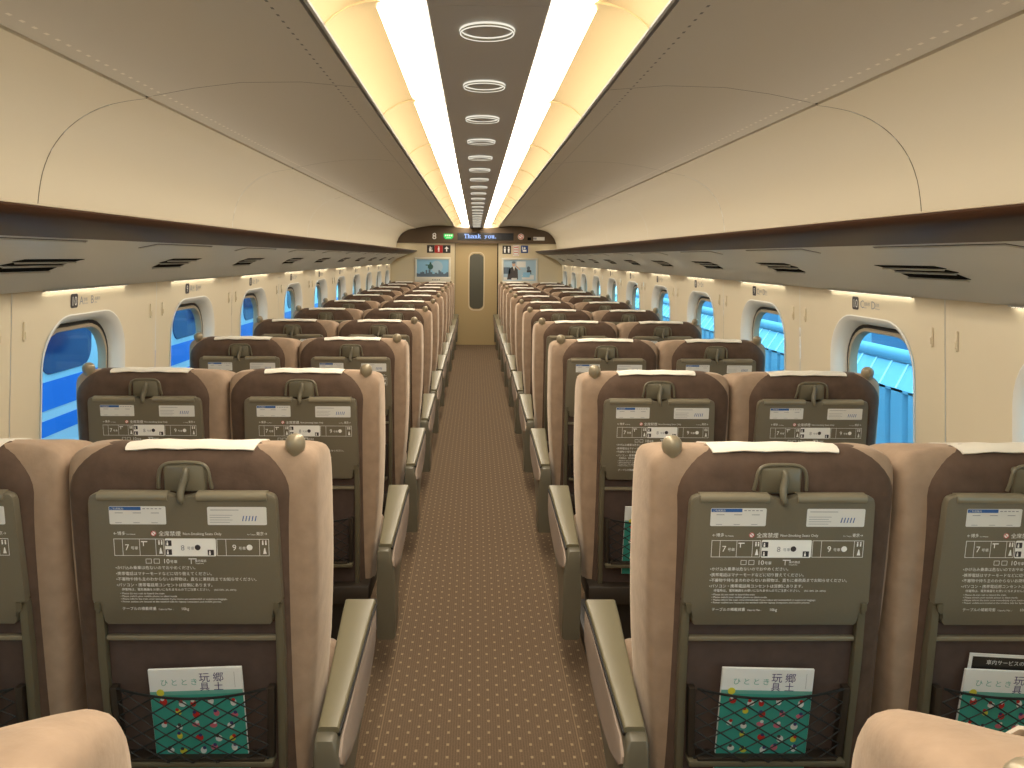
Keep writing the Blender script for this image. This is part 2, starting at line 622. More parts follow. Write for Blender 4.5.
NUMW = ['', 'one', 'two', 'three', 'four', 'five', 'six', 'seven', 'eight', 'nine', 'ten']
ORD = ['first', 'second', 'third', 'fourth', 'fifth', 'sixth', 'seventh', 'eighth', 'ninth', 'tenth', 'eleventh', 'twelfth',
       'thirteenth', 'fourteenth', 'fifteenth', 'sixteenth', 'seventeenth', 'eighteenth', 'nineteenth', 'twentieth', 'twenty-first', 'twenty-second']

# ------------------------------------------------------------------ row signs and hooks above the windows
def sign_fn(side, cy):
    # reading direction: left wall runs away from the camera, right wall towards it
    if side < 0:
        return lambda a, b: (-(wall_x(b)-0.0012), cy+a, b)
    return lambda a, b: (wall_x(b)-0.0012, cy-a, b)
for side, sname in ((-1, 'left'), (1, 'right')):
    for k in range(0, 10):
        cy = WCS[side] + P*k
        fn = sign_fn(side, cy)
        num = 10-k
        rs = empty('row_sign', (0, 0, 0))
        letters = 'A and B' if side < 0 else 'C and D'
        tag(rs, 'wall sign reading %s above the %s window on the %s' % (NUMW[num]+' '+letters, ORD[k] + ' full', sname), 'sign', 'row number signs above the %s windows' % sname)
        x0 = -0.133
        bm = new_bm()
        rect(bm, fn, x0, x0+0.054, 1.394, 1.448, 0, 0.009)
        pl = obj('number_plate', bm, MT['darkprint'], rs, smooth=False)
        bm = new_bm()
        fn2 = lambda a, b, f=fn, s=side: (lambda q: (q[0]-s*0.0006, q[1], q[2]))(f(a, b))
        add_text(bm, str(num), fn2, x0+0.027, 1.403, 0.050, 0, 'CENTER', 0.85)
        obj('row_number', bm, MT['sticker'], pl, smooth=False)
        bm = new_bm()
        a, b = ('A', 'B') if side < 0 else ('C', 'D')
        wa, wb_ = ('窓側', '通路側') if side < 0 else ('通路側', '窓側')
        add_text(bm, a, fn, x0+0.066, 1.404, 0.046)
        add_text(bm, wa, fn, x0+0.097, 1.416, 0.0155)
        add_text(bm, 'Window' if side < 0 else 'Aisle', fn, x0+0.097, 1.404, 0.010)
        add_text(bm, b, fn, x0+0.153, 1.404, 0.046)
        add_text(bm, wb_, fn, x0+0.184, 1.416, 0.0155)
        add_text(bm, 'Aisle' if side < 0 else 'Window', fn, x0+0.184, 1.404, 0.010)
        obj('seat_letters', bm, MT['greyprint'], rs, smooth=False)
        # two coat hooks beside the panel joint
        if k < 6:
            for j, dy in enumerate((-0.068, 0.070)):
                ch = empty('coat_hook', (side*(HW+0.001), cy-0.503+dy, 1.335))
                tag(ch, 'cream coat hook on the %s wall, %s of the pair before the row %s window' % (sname, 'nearer' if j == 0 else 'farther', NUMW[num]), 'hook', 'coat hooks on the %s wall' % sname)
                bm = new_bm()
                prism(bm, rrect(0.006, 0.034, 0.0055, n=3), YZ, -side*0.0005, -side*0.006, 0.0015, 2)
                obj('hook_plate', bm, MT['wall'], ch)
                bm = new_bm()
                prism(bm, rrect(0.0035, 0.012, 0.003, n=3, cz=-0.012), YZ, -side*0.005, -side*0.010, 0.001, 2)
                obj('hook_tip', bm, MT['wall'], ch)

# ------------------------------------------------------------------ setting: ceiling shells
CP_FLAT = [(0.412, 2.156), (0.60, 2.172), (0.80, 2.168), (0.95, 2.148), (1.10, 2.118)]
CP_CURVE = [(1.106, 2.112), (1.17, 2.103), (1.24, 2.086), (1.31, 2.052), (1.37, 2.003), (1.415, 1.940), (1.443, 1.865), (1.456, 1.78), (1.460, 1.70)]
SEAM0, SEAMP = 2.54, 2.02
ys = []
y = SEAM0 - SEAMP*3
while y < YE:
    ys.append(y); y += SEAMP
ys = [max(YB, ys[0])] + ys[1:] + [YE]
for side, sname in ((-1, 'left'), (1, 'right')):
    bm = new_bm()
    for ya, yb in zip(ys[:-1], ys[1:]):
        a, b = ya+0.0022, yb-0.0022
        rings = [[(side*x, yy, z) for x, z in CP_FLAT] + [(side*1.101, yy, 2.130)] for yy in (a, b)]
        loops(bm, rings, False, False, 0, closed=False)
        rings = [[(side*1.104, yy, 2.130)] + [(side*x, yy, z) for x, z in catmull([Vector((p[0], p[1])) for p in CP_CURVE], 3, False)] for yy in (a, b)]
        loops(bm, rings, False, False, 1, closed=False)
    # joint strips above
    full = CP_FLAT + CP_CURVE
    for yy in ys[1:-1]:
        rings = [[(side*(x+0.004*(x > 1.2)), t, z+0.004) for x, z in full] for t in (yy-0.01, yy+0.01)]
        loops(bm, rings, False, False, 2, closed=False)
    rings = [[(side*1.098, t, 2.127), (side*1.108, t, 2.125)] for t in (YB, YE)]
    loops(bm, rings, False, False, 0, closed=False)
    # dark slot along the cove
    rings = [[(side*0.412, t, 2.156), (side*0.412, t, 2.170), (side*0.400, t, 2.170), (side*0.398, t, 2.150), (side*0.388, t, 2.147), (side*0.385, t, 2.150)] for t in (YB, YE)]
    loops(bm, rings, False, False, 3, closed=False)
    tag(obj('ceiling_' + sname, bm, [MT['ceil'], MT['bin'], MT['gap'], MT['strip']], angle=25), kind='structure')
    # cove reflector
    bm = new_bm()
    prof = [(0.386, 2.150), (0.365, 2.170), (0.33, 2.192), (0.29, 2.206), (0.25, 2.213), (0.225, 2.214)]
    rings = [[(side*x, t, z) for x, z in prof] for t in (YB, YE)]
    loops(bm, rings, False, False, 0, closed=False)
    for i in range(-4, 11):
        yy = 1.83 + P*i
        if yy > YE or yy < YB: continue
        pr = [(0.384, 2.1475), (0.363, 2.167), (0.33, 2.188), (0.29, 2.200), (0.25, 2.206), (0.225, 2.206), (0.225, 2.22), (0.30, 2.22), (0.384, 2.16)]
        prism(bm, pr, lambda a, b, d, s=side: (s*a, d, b), yy-0.006, yy+0.006)
    tag(obj('trim_' + ('1' if side < 0 else '2'), bm, [MT['cove']], angle=30), kind='structure')

# roof above everything so that no daylight leaks in
bm = new_bm()
box(bm, -1.64, 1.64, YB-0.1, YE+0.3, 2.26, 2.30)
tag(obj('ceiling', bm, MT['gap'], smooth=False), kind='structure')

# central strip
bm = new_bm()
y = YB
while y < YE-0.01:
    yb = min(y+P*2, YE)
    prism(bm, [(-0.137, 2.150), (-0.130, 2.136), (0.130, 2.136), (0.137, 2.150)], lambda a, b, d: (a, d, b), y+0.001, yb-0.001)
    y = yb
box(bm, -0.12, 0.12, YB, YE, 2.150, 2.158)
tag(obj('trim_3', bm, MT['strip'], smooth=False), kind='structure')

# cove lamps: one luminous diffuser for each bay
for side, sname in ((-1, 'left'), (1, 'right')):
    for i in range(-2, 11):
        ya, yb = 1.83+P*i+0.003, 1.83+P*(i+1)-0.003
        yb = min(yb, YE-0.004)
        ya = YB if i == -2 else ya
        if yb-ya < 0.2: continue
        la = empty('ceiling_lamp', (0, ya, 0))
        if i >= -1:
            lab = 'long warm white cove lamp left of the dark ceiling strip, %s from the camera' if side < 0 else 'long warm white cove lamp right of the dark ceiling strip, %s from the camera'
            tag(la, lab % ORD[i+1], 'lamp', 'cove lamps %s of the ceiling strip' % sname)
        else:
            tag(la, 'warm white cove lamp behind the camera, %s of the dark ceiling strip' % sname, 'lamp')
        bm = new_bm()
        L = yb-ya
        e = 0.05
        pr = [(0.138, 2.152), (0.16, 2.168), (0.19, 2.187), (0.23, 2.202), (0.268, 2.207)]
        def pt(p, t, side=side):
            return (side*p[0], t, p[1])
        rings = []
        for t, cut in ((0, 4), (0.0, 4), (e, 0), (L-e, 0), (L, 4)):
            row = []
            for j, p in enumerate(pr):
                if t in (0, L) or t == 0.0:
                    f = 0.80
                    q = (pr[0][0]+(p[0]-pr[0][0])*f, pr[0][1]+(p[1]-pr[0][1])*f)
                else:
                    q = p
                row.append(pt(q, t))
            rings.append(row)
        rings = rings[1:]
        loops(bm, rings, False, False, 0, closed=False)
        obj('lamp_diffuser', bm, MT['lampw'], la)

# ring lights in the strip
ring_glow = None
for i in range(22):
    yy = 1.812 + 0.5775*i
    if yy > YE-0.1: break
    if ring_glow is None:
        bm = new_bm()
        tube(bm, [(0.063*math.cos(2*PI*k/40), 0.063*math.sin(2*PI*k/40), -0.003) for k in range(40)], 0.0028, 6, closed=True)
        ring_glow = finish('glowing_ring', bm, MT['ring'])
        bm = new_bm()
        tube(bm, [(0.063*math.cos(2*PI*k/40), 0.063*math.sin(2*PI*k/40), -0.010) for k in range(40)], 0.0016, 6, closed=True)
        ring_low = finish('lower_ring', bm, MT['ring'])
        bm = new_bm()
        n = 40
        rr = [[(r*math.cos(2*PI*k/n), r*math.sin(2*PI*k/n), z) for k in range(n)] for r, z in ((0.064, -0.002), (0.064, -0.010), (0.061, -0.010), (0.061, -0.002))]
        loops(bm, rr, False, False)
        rim = finish('ring_rim', bm, MT['ringbody'])
        bm = new_bm()
        lathe(bm, [(0.05, 0.0), (0.05, -0.004), (0.035, -0.006), (0.02, -0.006)], (0, 0, 0), 28)
        cen = finish('centre_disc', bm, MT['strip'])
    t = empty('ring_light', (0, yy, 2.136))
    tag(t, 'round glowing ring light under the dark ceiling strip, %s from the camera' % ORD[i], 'light', 'ring lights along the ceiling strip')
    link('glowing_ring', ring_glow, t)
    link('lower_ring', ring_low, t)
    link('ring_rim', rim, t)
    link('centre_disc', cen, t)

# ------------------------------------------------------------------ luggage racks
RACK = {}
for side, sname in ((-1, 'left'), (1, 'right')):
    rk = RACK[side] = empty('luggage_rack', (0, YB, 0))
    tag(rk, 'continuous grey luggage rack with glossy brown edge above the %s windows' % sname, 'luggage rack')
    L = YE - 0.004 - YB
    bm = new_bm()
    under = [(1.236, 1.648), (1.34, 1.607), (1.44, 1.566), (1.50, 1.520), (1.552, 1.470), (1.552, 1.50), (1.50, 1.55), (1.46, 1.665), (1.12, 1.700), (1.10, 1.690)]
    prism(bm, under, lambda a, b, d, s=side: (s*a, d, b), 0, L)
    obj('rack_shelf', bm, MT['rackgrey'], rk, angle=40)
    bm = new_bm()
    lip = [(1.084, 1.718), (1.078, 1.712), (1.080, 1.703), (1.10, 1.690), (1.14, 1.674), (1.19, 1.659), (1.236, 1.647), (1.236, 1.652), (1.19, 1.668), (1.13, 1.700), (1.10, 1.722), (1.09, 1.722)]
    prism(bm, lip, lambda a, b, d, s=side: (s*a, d, b), 0, L)
    obj('rack_edge', bm, MT['rackbrown'], rk, angle=50)
    bm = new_bm()
    lp = [(1.086, 1.722), (1.082, 1.719), (1.084, 1.7165), (1.089, 1.718)]
    prism(bm, lp, lambda a, b, d, s=side: (s*a, d, b), 0, L)
    obj('edge_bead', bm, MT['bin'], rk)

# underside fittings
def under_h(x):
    pts = [(1.236, 1.648), (1.34, 1.607), (1.44, 1.566), (1.50, 1.520), (1.552, 1.470)]
    for (a, b), (c, d) in zip(pts[:-1], pts[1:]):
        if x <= c: return b+(d-b)*(x-a)/(c-a)
    return 1.47
for side, sname in ((-1, 'left'), (1, 'right')):
    yc0 = 2.512
    for k in range(-1, 10):
        yc = yc0 + P*k
        if k >= 0:
            bm = new_bm()
            for j in range(3):
                xa = 1.398 + 0.026*j
                lo, hi = -0.215+0.03*(2-j)*0.6, 0.215-0.045*(j)*0.8
                # slot as thin blade with slanted ends
                x_in, x_out = xa, xa+0.018
                pts = [(lo+0.035, x_in), (hi, x_in), (hi-0.03, x_out), (lo, x_out)]
                vs0 = [bm.verts.new((side*x, yy, under_h(x)-0.0016)) for yy, x in pts]
                vs1 = [bm.verts.new((side*x, yy, under_h(x)+0.004)) for yy, x in pts]
                bm.faces.new(vs0); bm.faces.new(vs1)
                for q in range(4):
                    bm.faces.new((vs0[q], vs0[(q+1) % 4], vs1[(q+1) % 4], vs1[q]))
            av = obj('air_vent', bm, MT['slot'], RACK[side], (0, yc-YB, 0), smooth=False)
            tag(av, 'black slotted air vent')
            bm = new_bm()
            for j in range(3):
                xa = 1.398 + 0.026*j + 0.0205
                bar(bm, (side*xa, -0.20+0.02*(2-j), under_h(xa)-0.004), (side*xa, 0.195-0.035*j, under_h(xa)-0.004), 0.0035, 6)
            obj('vent_louvre', bm, MT['rackgrey'], av)
        # access hatch with slanted ends
        yh = 2.083 + P*(k+1)
        if yh+0.35 < YE:
            hp = [(yh-0.25, 1.250), (yh+0.37, 1.250), (yh+0.30, 1.292), (yh-0.33, 1.292)]
            bm = new_bm()
            a = [bm.verts.new((side*x, yy, under_h(x)-0.0012)) for yy, x in hp]
            b = [bm.verts.new((side*x, yy, under_h(x)+0.004)) for yy, x in hp]
            bm.faces.new(a)
            for q in range(4):
                bm.faces.new((a[q], a[(q+1) % 4], b[(q+1) % 4], b[q]))
            ht = obj('light_panel', bm, MT['darkprint'], RACK[side], (0, -YB, 0), smooth=False)
            bm = new_bm()
            hp2 = [(yh-0.246, 1.2525), (yh+0.364, 1.2525), (yh+0.297, 1.2895), (yh-0.324, 1.2895)]
            a = [bm.verts.new((side*x, yy, under_h(x)-0.005)) for yy, x in hp2]
            b = [bm.verts.new((side*x, yy, under_h(x)-0.001)) for yy, x in hp2]
            bm.faces.new(a)
            for q in range(4):
                bm.faces.new((a[q], a[(q+1) % 4], b[(q+1) % 4], b[q]))
            obj('panel_cover', bm, MT['rackgrey'], ht, smooth=False)
    # slim lamps added at the rack's back to brighten the wall over each window
    for k in range(-1, 10):
        cy = WCS[side]+P*k
        bm = new_bm()
        x0, x1 = sorted((side*1.546, side*1.556))
        box(bm, x0, x1, -0.33, 0.33, 1.4655, 1.4700)
        wl = obj('window_lamp', bm, MT['rackgrey'], RACK[side], (0, cy-YB, 0), smooth=False)
        bm = new_bm()
        rect(bm, lambda a, b: (side*a, b, 1.4652), 1.547, 1.555, -0.32, 0.32)
        if 'wl' not in MT:
            MT['wl'] = emission('window_lamp_glow', (1.0, 0.90, 0.70, 1), 6.0)
        obj('lamp_strip', bm, MT['wl'], wl, smooth=False)

# indirect lamps lying on top of the racks, hidden behind the brown edge
MT['rl'] = emission('rack_lamp_glow', (1.0, 0.89, 0.72, 1), 2.2)
for side, sname in ((-1, 'left'), (1, 'right')):
    L = YE-0.02-YB
    bm = new_bm()
    x0, x1 = sorted((side*1.25, side*1.32))
    box(bm, x0, x1, 0.02, L, 1.688, 1.706)
    rl = obj('rack_lamp', bm, MT['rackgrey'], RACK[side], smooth=False)
    bm = new_bm()
    rect(bm, lambda a, b: (side*a, b, 1.7065), 1.255, 1.315, 0.03, L-0.01)
    obj('lamp_strip', bm, MT['rl'], rl, smooth=False)

# ------------------------------------------------------------------ end wall, door, header
def ceil_profile():
    half = CP_FLAT + CP_CURVE
    return half
bm = new_bm()
box(bm, -1.62, -0.393, YE, YE+0.1, 0, 2.25)
box(bm, 0.400, 1.62, YE, YE+0.1, 0, 2.25)
box(bm, -0.393, 0.400, YE, YE+0.1, 1.86, 2.25)
box(bm, -1.62, 1.62, YE+0.12, YE+0.16, 0, 2.25)
tag(obj('wall_front', bm, MT['endwall'], smooth=False), kind='structure')
bm = new_bm()
box(bm, -1.64, 1.64, YB-0.06, YB, 0, 2.3)
tag(obj('wall_back', bm, MT['endwall'], smooth=False), kind='structure')

d = empty('door_1', (0, YE, 0))
tag(d, kind='structure')
bm = new_bm()
box(bm, -0.392, 0.398, 0.035, 0.075, 0.0, 1.86)
obj('door_leaf', bm, MT['door'], d, smooth=False)
bm = new_bm()
cx_, cz_ = 0.004, 1.158
rings = []
for ins, dd in ((0.0, 0.036), (0.0, 0.028), (0.012, 0.026), (0.02, 0.034)):
    rings.append([(cx_+a, dd, cz_+b) for a, b in rrect(0.148-ins, 0.535-ins, 0.10-ins*0.5, n=8)])
loops(bm, rings, False, False)
obj('window_frame', bm, MT['endwall'], d)
bm = new_bm()
# tall pane, slightly wider in the middle
pane = []
N = 40
for i in range(N+1):
    t = -1+2*i/N
    pane.append((0.128*(1-0.06*t*t)*(1-max(0, abs(t)-0.88)**2*40), 0.5*t))
pts = [(cx_+w, cz_+z) for w, z in pane] + [(cx_-w, cz_+z) for w, z in reversed(pane)]
prism(bm, pts, XZ, 0.0325, 0.040)
obj('door_pane', bm, MT['doorglass'], d, smooth=False)
bm = new_bm()
box(bm, 0.380, 0.3995, 0.0, 0.034, 0.0, 1.86)
box(bm, -0.3925, -0.386, 0.0, 0.034, 0.0, 1.86)
obj('door_seal', bm, MT['slot'], d, smooth=False)

hd = empty('header_panel', (0, YE, 0))
tag(hd, 'dark brown arched display panel across the end wall above the door', 'display panel')
bm = new_bm()
half = [(x-0.001, z-0.001) for x, z in CP_FLAT+CP_CURVE if z > 1.86] + [(1.449, 1.850)]
pts = [(0.395, 2.142), (0.13, 2.130)]
pts = pts[::-1] + half
allp = pts + [(-x, z) for x, z in reversed(pts)]
prism(bm, allp, XZ, -0.002, -0.05, 0.0)
obj('header_board', bm, MT['header'], hd, smooth=False)
ffn = lambda a, b: (a, -0.0515, b)
ffn2 = lambda a, b: (a, -0.0535, b)
ffn3 = lambda a, b: (a, -0.0555, b)
bm = new_bm()
box(bm, -0.345, 0.670, -0.056, -0.050, 1.908, 2.040, 0.001, 1)
lp = obj('led_panel', bm, MT['ledpanel'], hd, smooth=False)
GL = {  # serif dot-matrix letters, 12 rows
 'T': ['########', '#..##..#', '#..##..#', '...##...', '...##...', '...##...', '...##...', '...##...', '...##...', '..####..'],
 'h': ['###.....', '.##.....', '.##.....', '.##.###.', '.###.##.', '.##..##.', '.##..##.', '.##..##.', '.##..##.', '###.####'],
 'a': ['........', '........', '........', '.#####..', '##...##.', '..#####.', '.##..##.', '##...##.', '##..###.', '.###.###'],
 'n': ['........', '........', '........', '###.##..', '.###.##.', '.##..##.', '.##..##.', '.##..##.', '.##..##.', '####.###'],
 'k': ['###.....', '.##.....', '.##.....', '.##.###.', '.##..#..', '.##.#...', '.####...', '.##.##..', '.##..##.', '###..###'],
 ' ': ['........']*10,
 'y': ['........', '........', '........', '###.###.', '.#...#..', '.##..#..', '..#.#...', '..###...', '...#....', '..#.....', '##......'],
 'o': ['........', '........', '........', '..####..', '.##..##.', '##....##', '##....##', '##....##', '.##..##.', '..####..'],
 'u': ['........', '........', '........', '###.###.', '.##..##.', '.##..##.', '.##..##.', '.##..##.', '.##.###.', '..##.###'],
 '.': ['........']*8 + ['.##.....', '.##.....']}
bm = new_bm()
px = 0.0078
x0 = -0.225
for chn, c in enumerate('Thank you.'):
    for r_, row in enumerate(GL[c]):
        for q, v in enumerate(row):
            if v == '#':
                xx = x0 + (chn*8.6+q)*px*0.92
                zz = 2.020 - r_*px
                rect(bm, lambda a, b: (a, -0.0575, b), xx, xx+px*0.86, zz-px*0.92, zz)
obj('led_text', bm, MT['led'], lp, smooth=False)
bm = new_bm()
add_text(bm, '8', ffn, -0.766, 1.922, 0.165, 0, 'CENTER')
obj('car_number', bm, MT['white'], hd, smooth=False)
bm = new_bm()
prism(bm, [(-0.595, 2.02), (-0.425, 2.02), (-0.425, 1.96), (-0.455, 1.925), (-0.565, 1.925), (-0.595, 1.96)], XZ, -0.050, -0.056, 0.001, 1)
gs = obj('green_sign', bm, MT['green'], hd, smooth=False)
bm = new_bm()
for i in range(4):
    rect(bm, lambda a, b: (a, -0.0570, b), -0.575+0.036*i, -0.575+0.036*i+0.026, 1.975, 2.005)
rect(bm, lambda a, b: (a, -0.0570, b), -0.55, -0.47, 1.945, 1.953)
obj('sign_marks', bm, MT['white'], gs, smooth=False)
bm = new_bm()
n = 24
prism(bm, [(0.805+0.055*math.cos(2*PI*i/n), 1.978+0.055*math.sin(2*PI*i/n)) for i in range(n)], XZ, -0.050, -0.055)
ns = obj('no_smoking_sign', bm, MT['sticker'], hd, smooth=False)
bm = new_bm()
fq = lambda a, b: (a, -0.0565, b)
for i in range(n):
    a0, a1 = 2*PI*i/n, 2*PI*(i+1)/n
    bm.faces.new([bm.verts.new(fq(0.805+r*math.cos(a), 1.978+r*math.sin(a))) for r, a in ((0.046, a0), (0.046, a1), (0.034, a1), (0.034, a0))])
bm.faces.new([bm.verts.new(fq(0.805+x, 1.978+z)) for x, z in ((-0.03, 0.022), (-0.022, 0.03), (0.03, -0.022), (0.022, -0.03))])
obj('red_symbol', bm, MT['red'], ns, smooth=False)
bm = new_bm()
box(bm, 1.03, 1.235, -0.056, -0.050, 1.912, 1.975, 0.001, 1, 0)
rect(bm, lambda a, b: (a, -0.0568, b), 1.03, 1.09, 1.925, 1.965, 1)
obj('white_label', bm, [MT['sticker'], MT['greyprint']], hd, smooth=False)
bm = new_bm()
box(bm, 0.925, 0.99, -0.054, -0.050, 1.915, 1.965, 0.001, 1, 0)
obj('dark_label', bm, MT['slot'], hd, smooth=False)

# pictogram plates
def plate_thing(name, label, x0, x1, z0, z1, m, draw, dm):
    o = empty(name, (0, YE, 0))
    tag(o, label, 'sign', 'pictogram plates beside the end door')
    bm = new_bm()
    box(bm, x0, x1, -0.006, -0.0003, z0, z1, 0.0015, 1)
    obj('sign_plate', bm, m, o, smooth=False)
    bm = new_bm()
    draw(bm, lambda a, b: (a, -0.0068, b), (x0+x1)/2, (z0+z1)/2)
    obj('pictogram', bm, dm, o, smooth=False)
def d_phone(bm, f, x, z):
    disc(bm, f, x-0.01, z+0.03, 0.014); rect(bm, f, x-0.03, x+0.005, z-0.045, z+0.015)
    rect(bm, f, x+0.012, x+0.030, z-0.045, z-0.015); rect(bm, f, x+0.012, x+0.022, z-0.01, z+0.03)
def d_man(bm, f, x, z):
    disc(bm, f, x, z+0.036, 0.013); rect(bm, f, x-0.016, x+0.016, z-0.012, z+0.02); rect(bm, f, x-0.013, x-0.002, z-0.05, z-0.012); rect(bm, f, x+0.002, x+0.013, z-0.05, z-0.012)
def d_arrow(bm, f, x, z):
    rect(bm, f, x-0.010, x+0.010, z-0.045, z+0.01)
    bm.faces.new([bm.verts.new(f(*p)) for p in ((x-0.04, z+0.005), (x+0.04, z+0.005), (x, z+0.048))])
def d_two(bm, f, x, z):
    for dx in (-0.035, 0.035):
        disc(bm, f, x+dx, z+0.042, 0.014)
        bm.faces.new([bm.verts.new(f(x+dx+a, z+b)) for a, b in ((-0.018, 0.022), (0.018, 0.022), (0.012, -0.055), (-0.012, -0.055))])
def d_text(bm, f, x, z):
    for i in range(3):
        rect(bm, f, x-0.035, x+0.035, z+0.05-0.045*i, z+0.062-0.045*i)
    outline_rect(bm, f, x-0.045, x+0.045, z-0.085, z+0.085, 0.006)
def d_head(bm, f, x, z):
    disc(bm, f, x, z+0.02, 0.02); rect(bm, f, x-0.035, x+0.035, z-0.045, z-0.008); rect(bm, f, x-0.045, x-0.03, z-0.01, z+0.045)
plate_thing('pictogram_sign', 'small black sign with white icon, left of the red emergency sign', -0.901, -0.762, 1.673, 1.815, MT['icondark'], d_phone, MT['white'])
plate_thing('pictogram_sign', 'small red sign with white figure above the left poster', -0.760, -0.616, 1.673, 1.815, MT['iconred'], d_man, MT['white'])
plate_thing('pictogram_sign', 'small black sign with white up arrow beside the door', -0.614, -0.473, 1.673, 1.815, MT['icondark'], d_arrow, MT['white'])
plate_thing('pictogram_sign', 'small black toilet sign with two white figures right of door', 0.474, 0.630, 1.663, 1.816, MT['icondark'], d_two, MT['white'])
plate_thing('pictogram_sign', 'small white notice with red marks between toilet and blue signs', 0.665, 0.776, 1.627, 1.827, MT['sticker'], d_text, MT['red'])
plate_thing('pictogram_sign', 'small blue sign with white icon above the right poster', 0.811, 0.940, 1.683, 1.819, MT['iconblue'], d_head, MT['white'])

def poster(x0, x1, z0, z1, label):
    o = empty('poster', (0, YE, 0))
    tag(o, label, 'poster')
    bm = new_bm()
    w = 0.035
    box(bm, x0-w, x1+w, -0.022, -0.0005, z0-w-0.06, z0, 0.003)
    box(bm, x0-w, x1+w, -0.022, -0.0005, z1, z1+w, 0.003)
    box(bm, x0-w, x0, -0.022, -0.0005, z0, z1, 0.003)
    box(bm, x1, x1+w, -0.022, -0.0005, z0, z1, 0.003)
    obj('poster_frame', bm, MT['posterframe'], o)
    return o
o = poster(-1.085, -0.505, 1.235, 1.555, 'framed poster of blue sky over a city on the end wall left of the door')
bm = new_bm()
f0 = lambda a, b: (a, -0.006, b)
f1 = lambda a, b: (a, -0.0075, b)
f2 = lambda a, b: (a, -0.009, b)
rect(bm, f0, -1.085, -0.505, 1.235, 1.555, 0)
disc(bm, f1, -0.72, 1.42, 0.11, 3, 20)
x = -1.085
while x < -0.52:
    w = random.uniform(0.02, 0.045)
    rect(bm, f2, x, min(x+w, -0.506), 1.236, 1.236+random.uniform(0.05, 0.14), 1)
    x += w
disc(bm, f2, -0.835, 1.42, 0.05, 2, 16)
disc(bm, f2, -0.90, 1.45, 0.03, 2, 10, 0.01)
rect(bm, f2, -0.85, -0.82, 1.46, 1.50, 2)
obj('poster_print', bm, [MT['sky'], MT['city'], MT['globe'], MT['desk']], o, smooth=False)
bm = new_bm()
for i in range(4):
    rect(bm, lambda a, b: (a, -0.0227, b), -0.80+0.04*i, -0.78+0.04*i, 1.175, 1.19)
obj('caption_marks', bm, MT['darkprint'], o, smooth=False)
o = poster(0.495, 1.085, 1.175, 1.555, 'framed poster of a person in dark suit in a meeting, right of the door')
bm = new_bm()
rect(bm, f0, 0.495, 1.085, 1.175, 1.555, 0)
rect(bm, f1, 0.73, 0.90, 1.42, 1.53, 1)
rect(bm, f1, 0.495, 0.62, 1.30, 1.42, 3)
bm.faces.new([bm.verts.new(f1(*p)) for p in ((0.56, 1.20), (0.76, 1.20), (0.755, 1.38), (0.70, 1.43), (0.65, 1.43), (0.59, 1.38))]).material_index = 2
disc(bm, f1, 0.68, 1.475, 0.032, 4, 14, 0.04)
disc(bm, f2, 0.68, 1.507, 0.036, 3, 14, 0.022)
bm.faces.new([bm.verts.new(f2(*p)) for p in ((0.665, 1.43), (0.70, 1.43), (0.69, 1.36))]).material_index = 1
bm.faces.new([bm.verts.new(f2(*p)) for p in ((0.79, 1.37), (0.81, 1.38), (0.72, 1.46), (0.71, 1.44))]).material_index = 4
rect(bm, f1, 0.83, 1.05, 1.20, 1.28, 1)
bm.faces.new([bm.verts.new(f2(*p)) for p in ((0.83, 1.24), (0.97, 1.24), (0.99, 1.33), (0.86, 1.33))]).material_index = 5
disc(bm, f1, 0.95, 1.40, 0.03, 3, 12, 0.04)
rect(bm, f1, 0.92, 1.00, 1.30, 1.37, 2)
rect(bm, f2, 0.50, 0.56, 1.19, 1.24, 1)
rect(bm, f2, 0.64, 0.74, 1.185, 1.225, 1)
obj('poster_print', bm, [MT['desk'], MT['sticker'], MT['suit'], MT['city'], MT['skin'], MT['sky']], o, smooth=False)

# ------------------------------------------------------------------ seats
# seat-local frame: x = 0 at the seat centre, y = 0 at the knob, z = 0 floor, +y is the way the seats face
def back_sections(sag=0.0):
    S = []
    #        h     hw    yr      yf     rear half width
    rows = [(0.28, 0.245, -0.085, 0.15, 0.21),
            (0.45, 0.260, -0.090, 0.165, 0.225),
            (0.65, 0.279, -0.092, 0.170, 0.238),
            (0.85, 0.288, -0.092, 0.172, 0.245),
            (1.00, 0.2885, -0.090, 0.175, 0.247),
            (1.08, 0.2885, -0.086, 0.172, 0.245),
            (1.120, 0.2875, -0.082, 0.158, 0.240),
            (1.145, 0.285, -0.076, 0.130, 0.230),
            (1.162, 0.275, -0.068, 0.085, 0.215),
            (1.175, 0.252, -0.060, 0.030, 0.19),
            (1.183, 0.205, -0.050, -0.005, 0.15)]
    for h, hw, yr, yf, rw in rows:
        d = yf-yr
        half = [(rw*0.6, yr), (rw+0.004, yr+0.003), (rw+(hw-rw)*0.75, yr+d*0.045), (hw-0.003, yr+d*0.14), (hw, yr+d*0.35), (hw, yf-d*0.30),
                (hw-0.010, yf-d*0.10), (hw-0.042, yf), (hw-0.085, yf-d*0.10), (hw*0.45, yf-d*0.28), (0.0001, yf-d*0.33)]
        sec = [Vector((x, y, h)) for x, y in half] + [Vector((-x, y, h)) for x, y in reversed(half[:-1])]
        S.append(sec)
    return S

CACHE = {}
def recline(me):
    """lean the back assembly: bottom further forward than the top"""
    for v in me.vertices:
        h = v.co.z
        v.co.y += 0.057 + 0.16*(1.091-h)
        v.co.z = 1.068 + (h-1.091)*1.017
    return me

def seat_low(me):
    for v in me.vertices:
        h = v.co.z
        v.co.x *= 1.02
        v.co.y += 0.164*(1.6-max(h, 0.42)) - 0.07
        if h > 0.3:
            v.co.z = 1.6-(1.6-h)*1.028
    return me
def cached(key, fn):
    if key not in CACHE:
        CACHE[key] = fn()
    return CACHE[key]

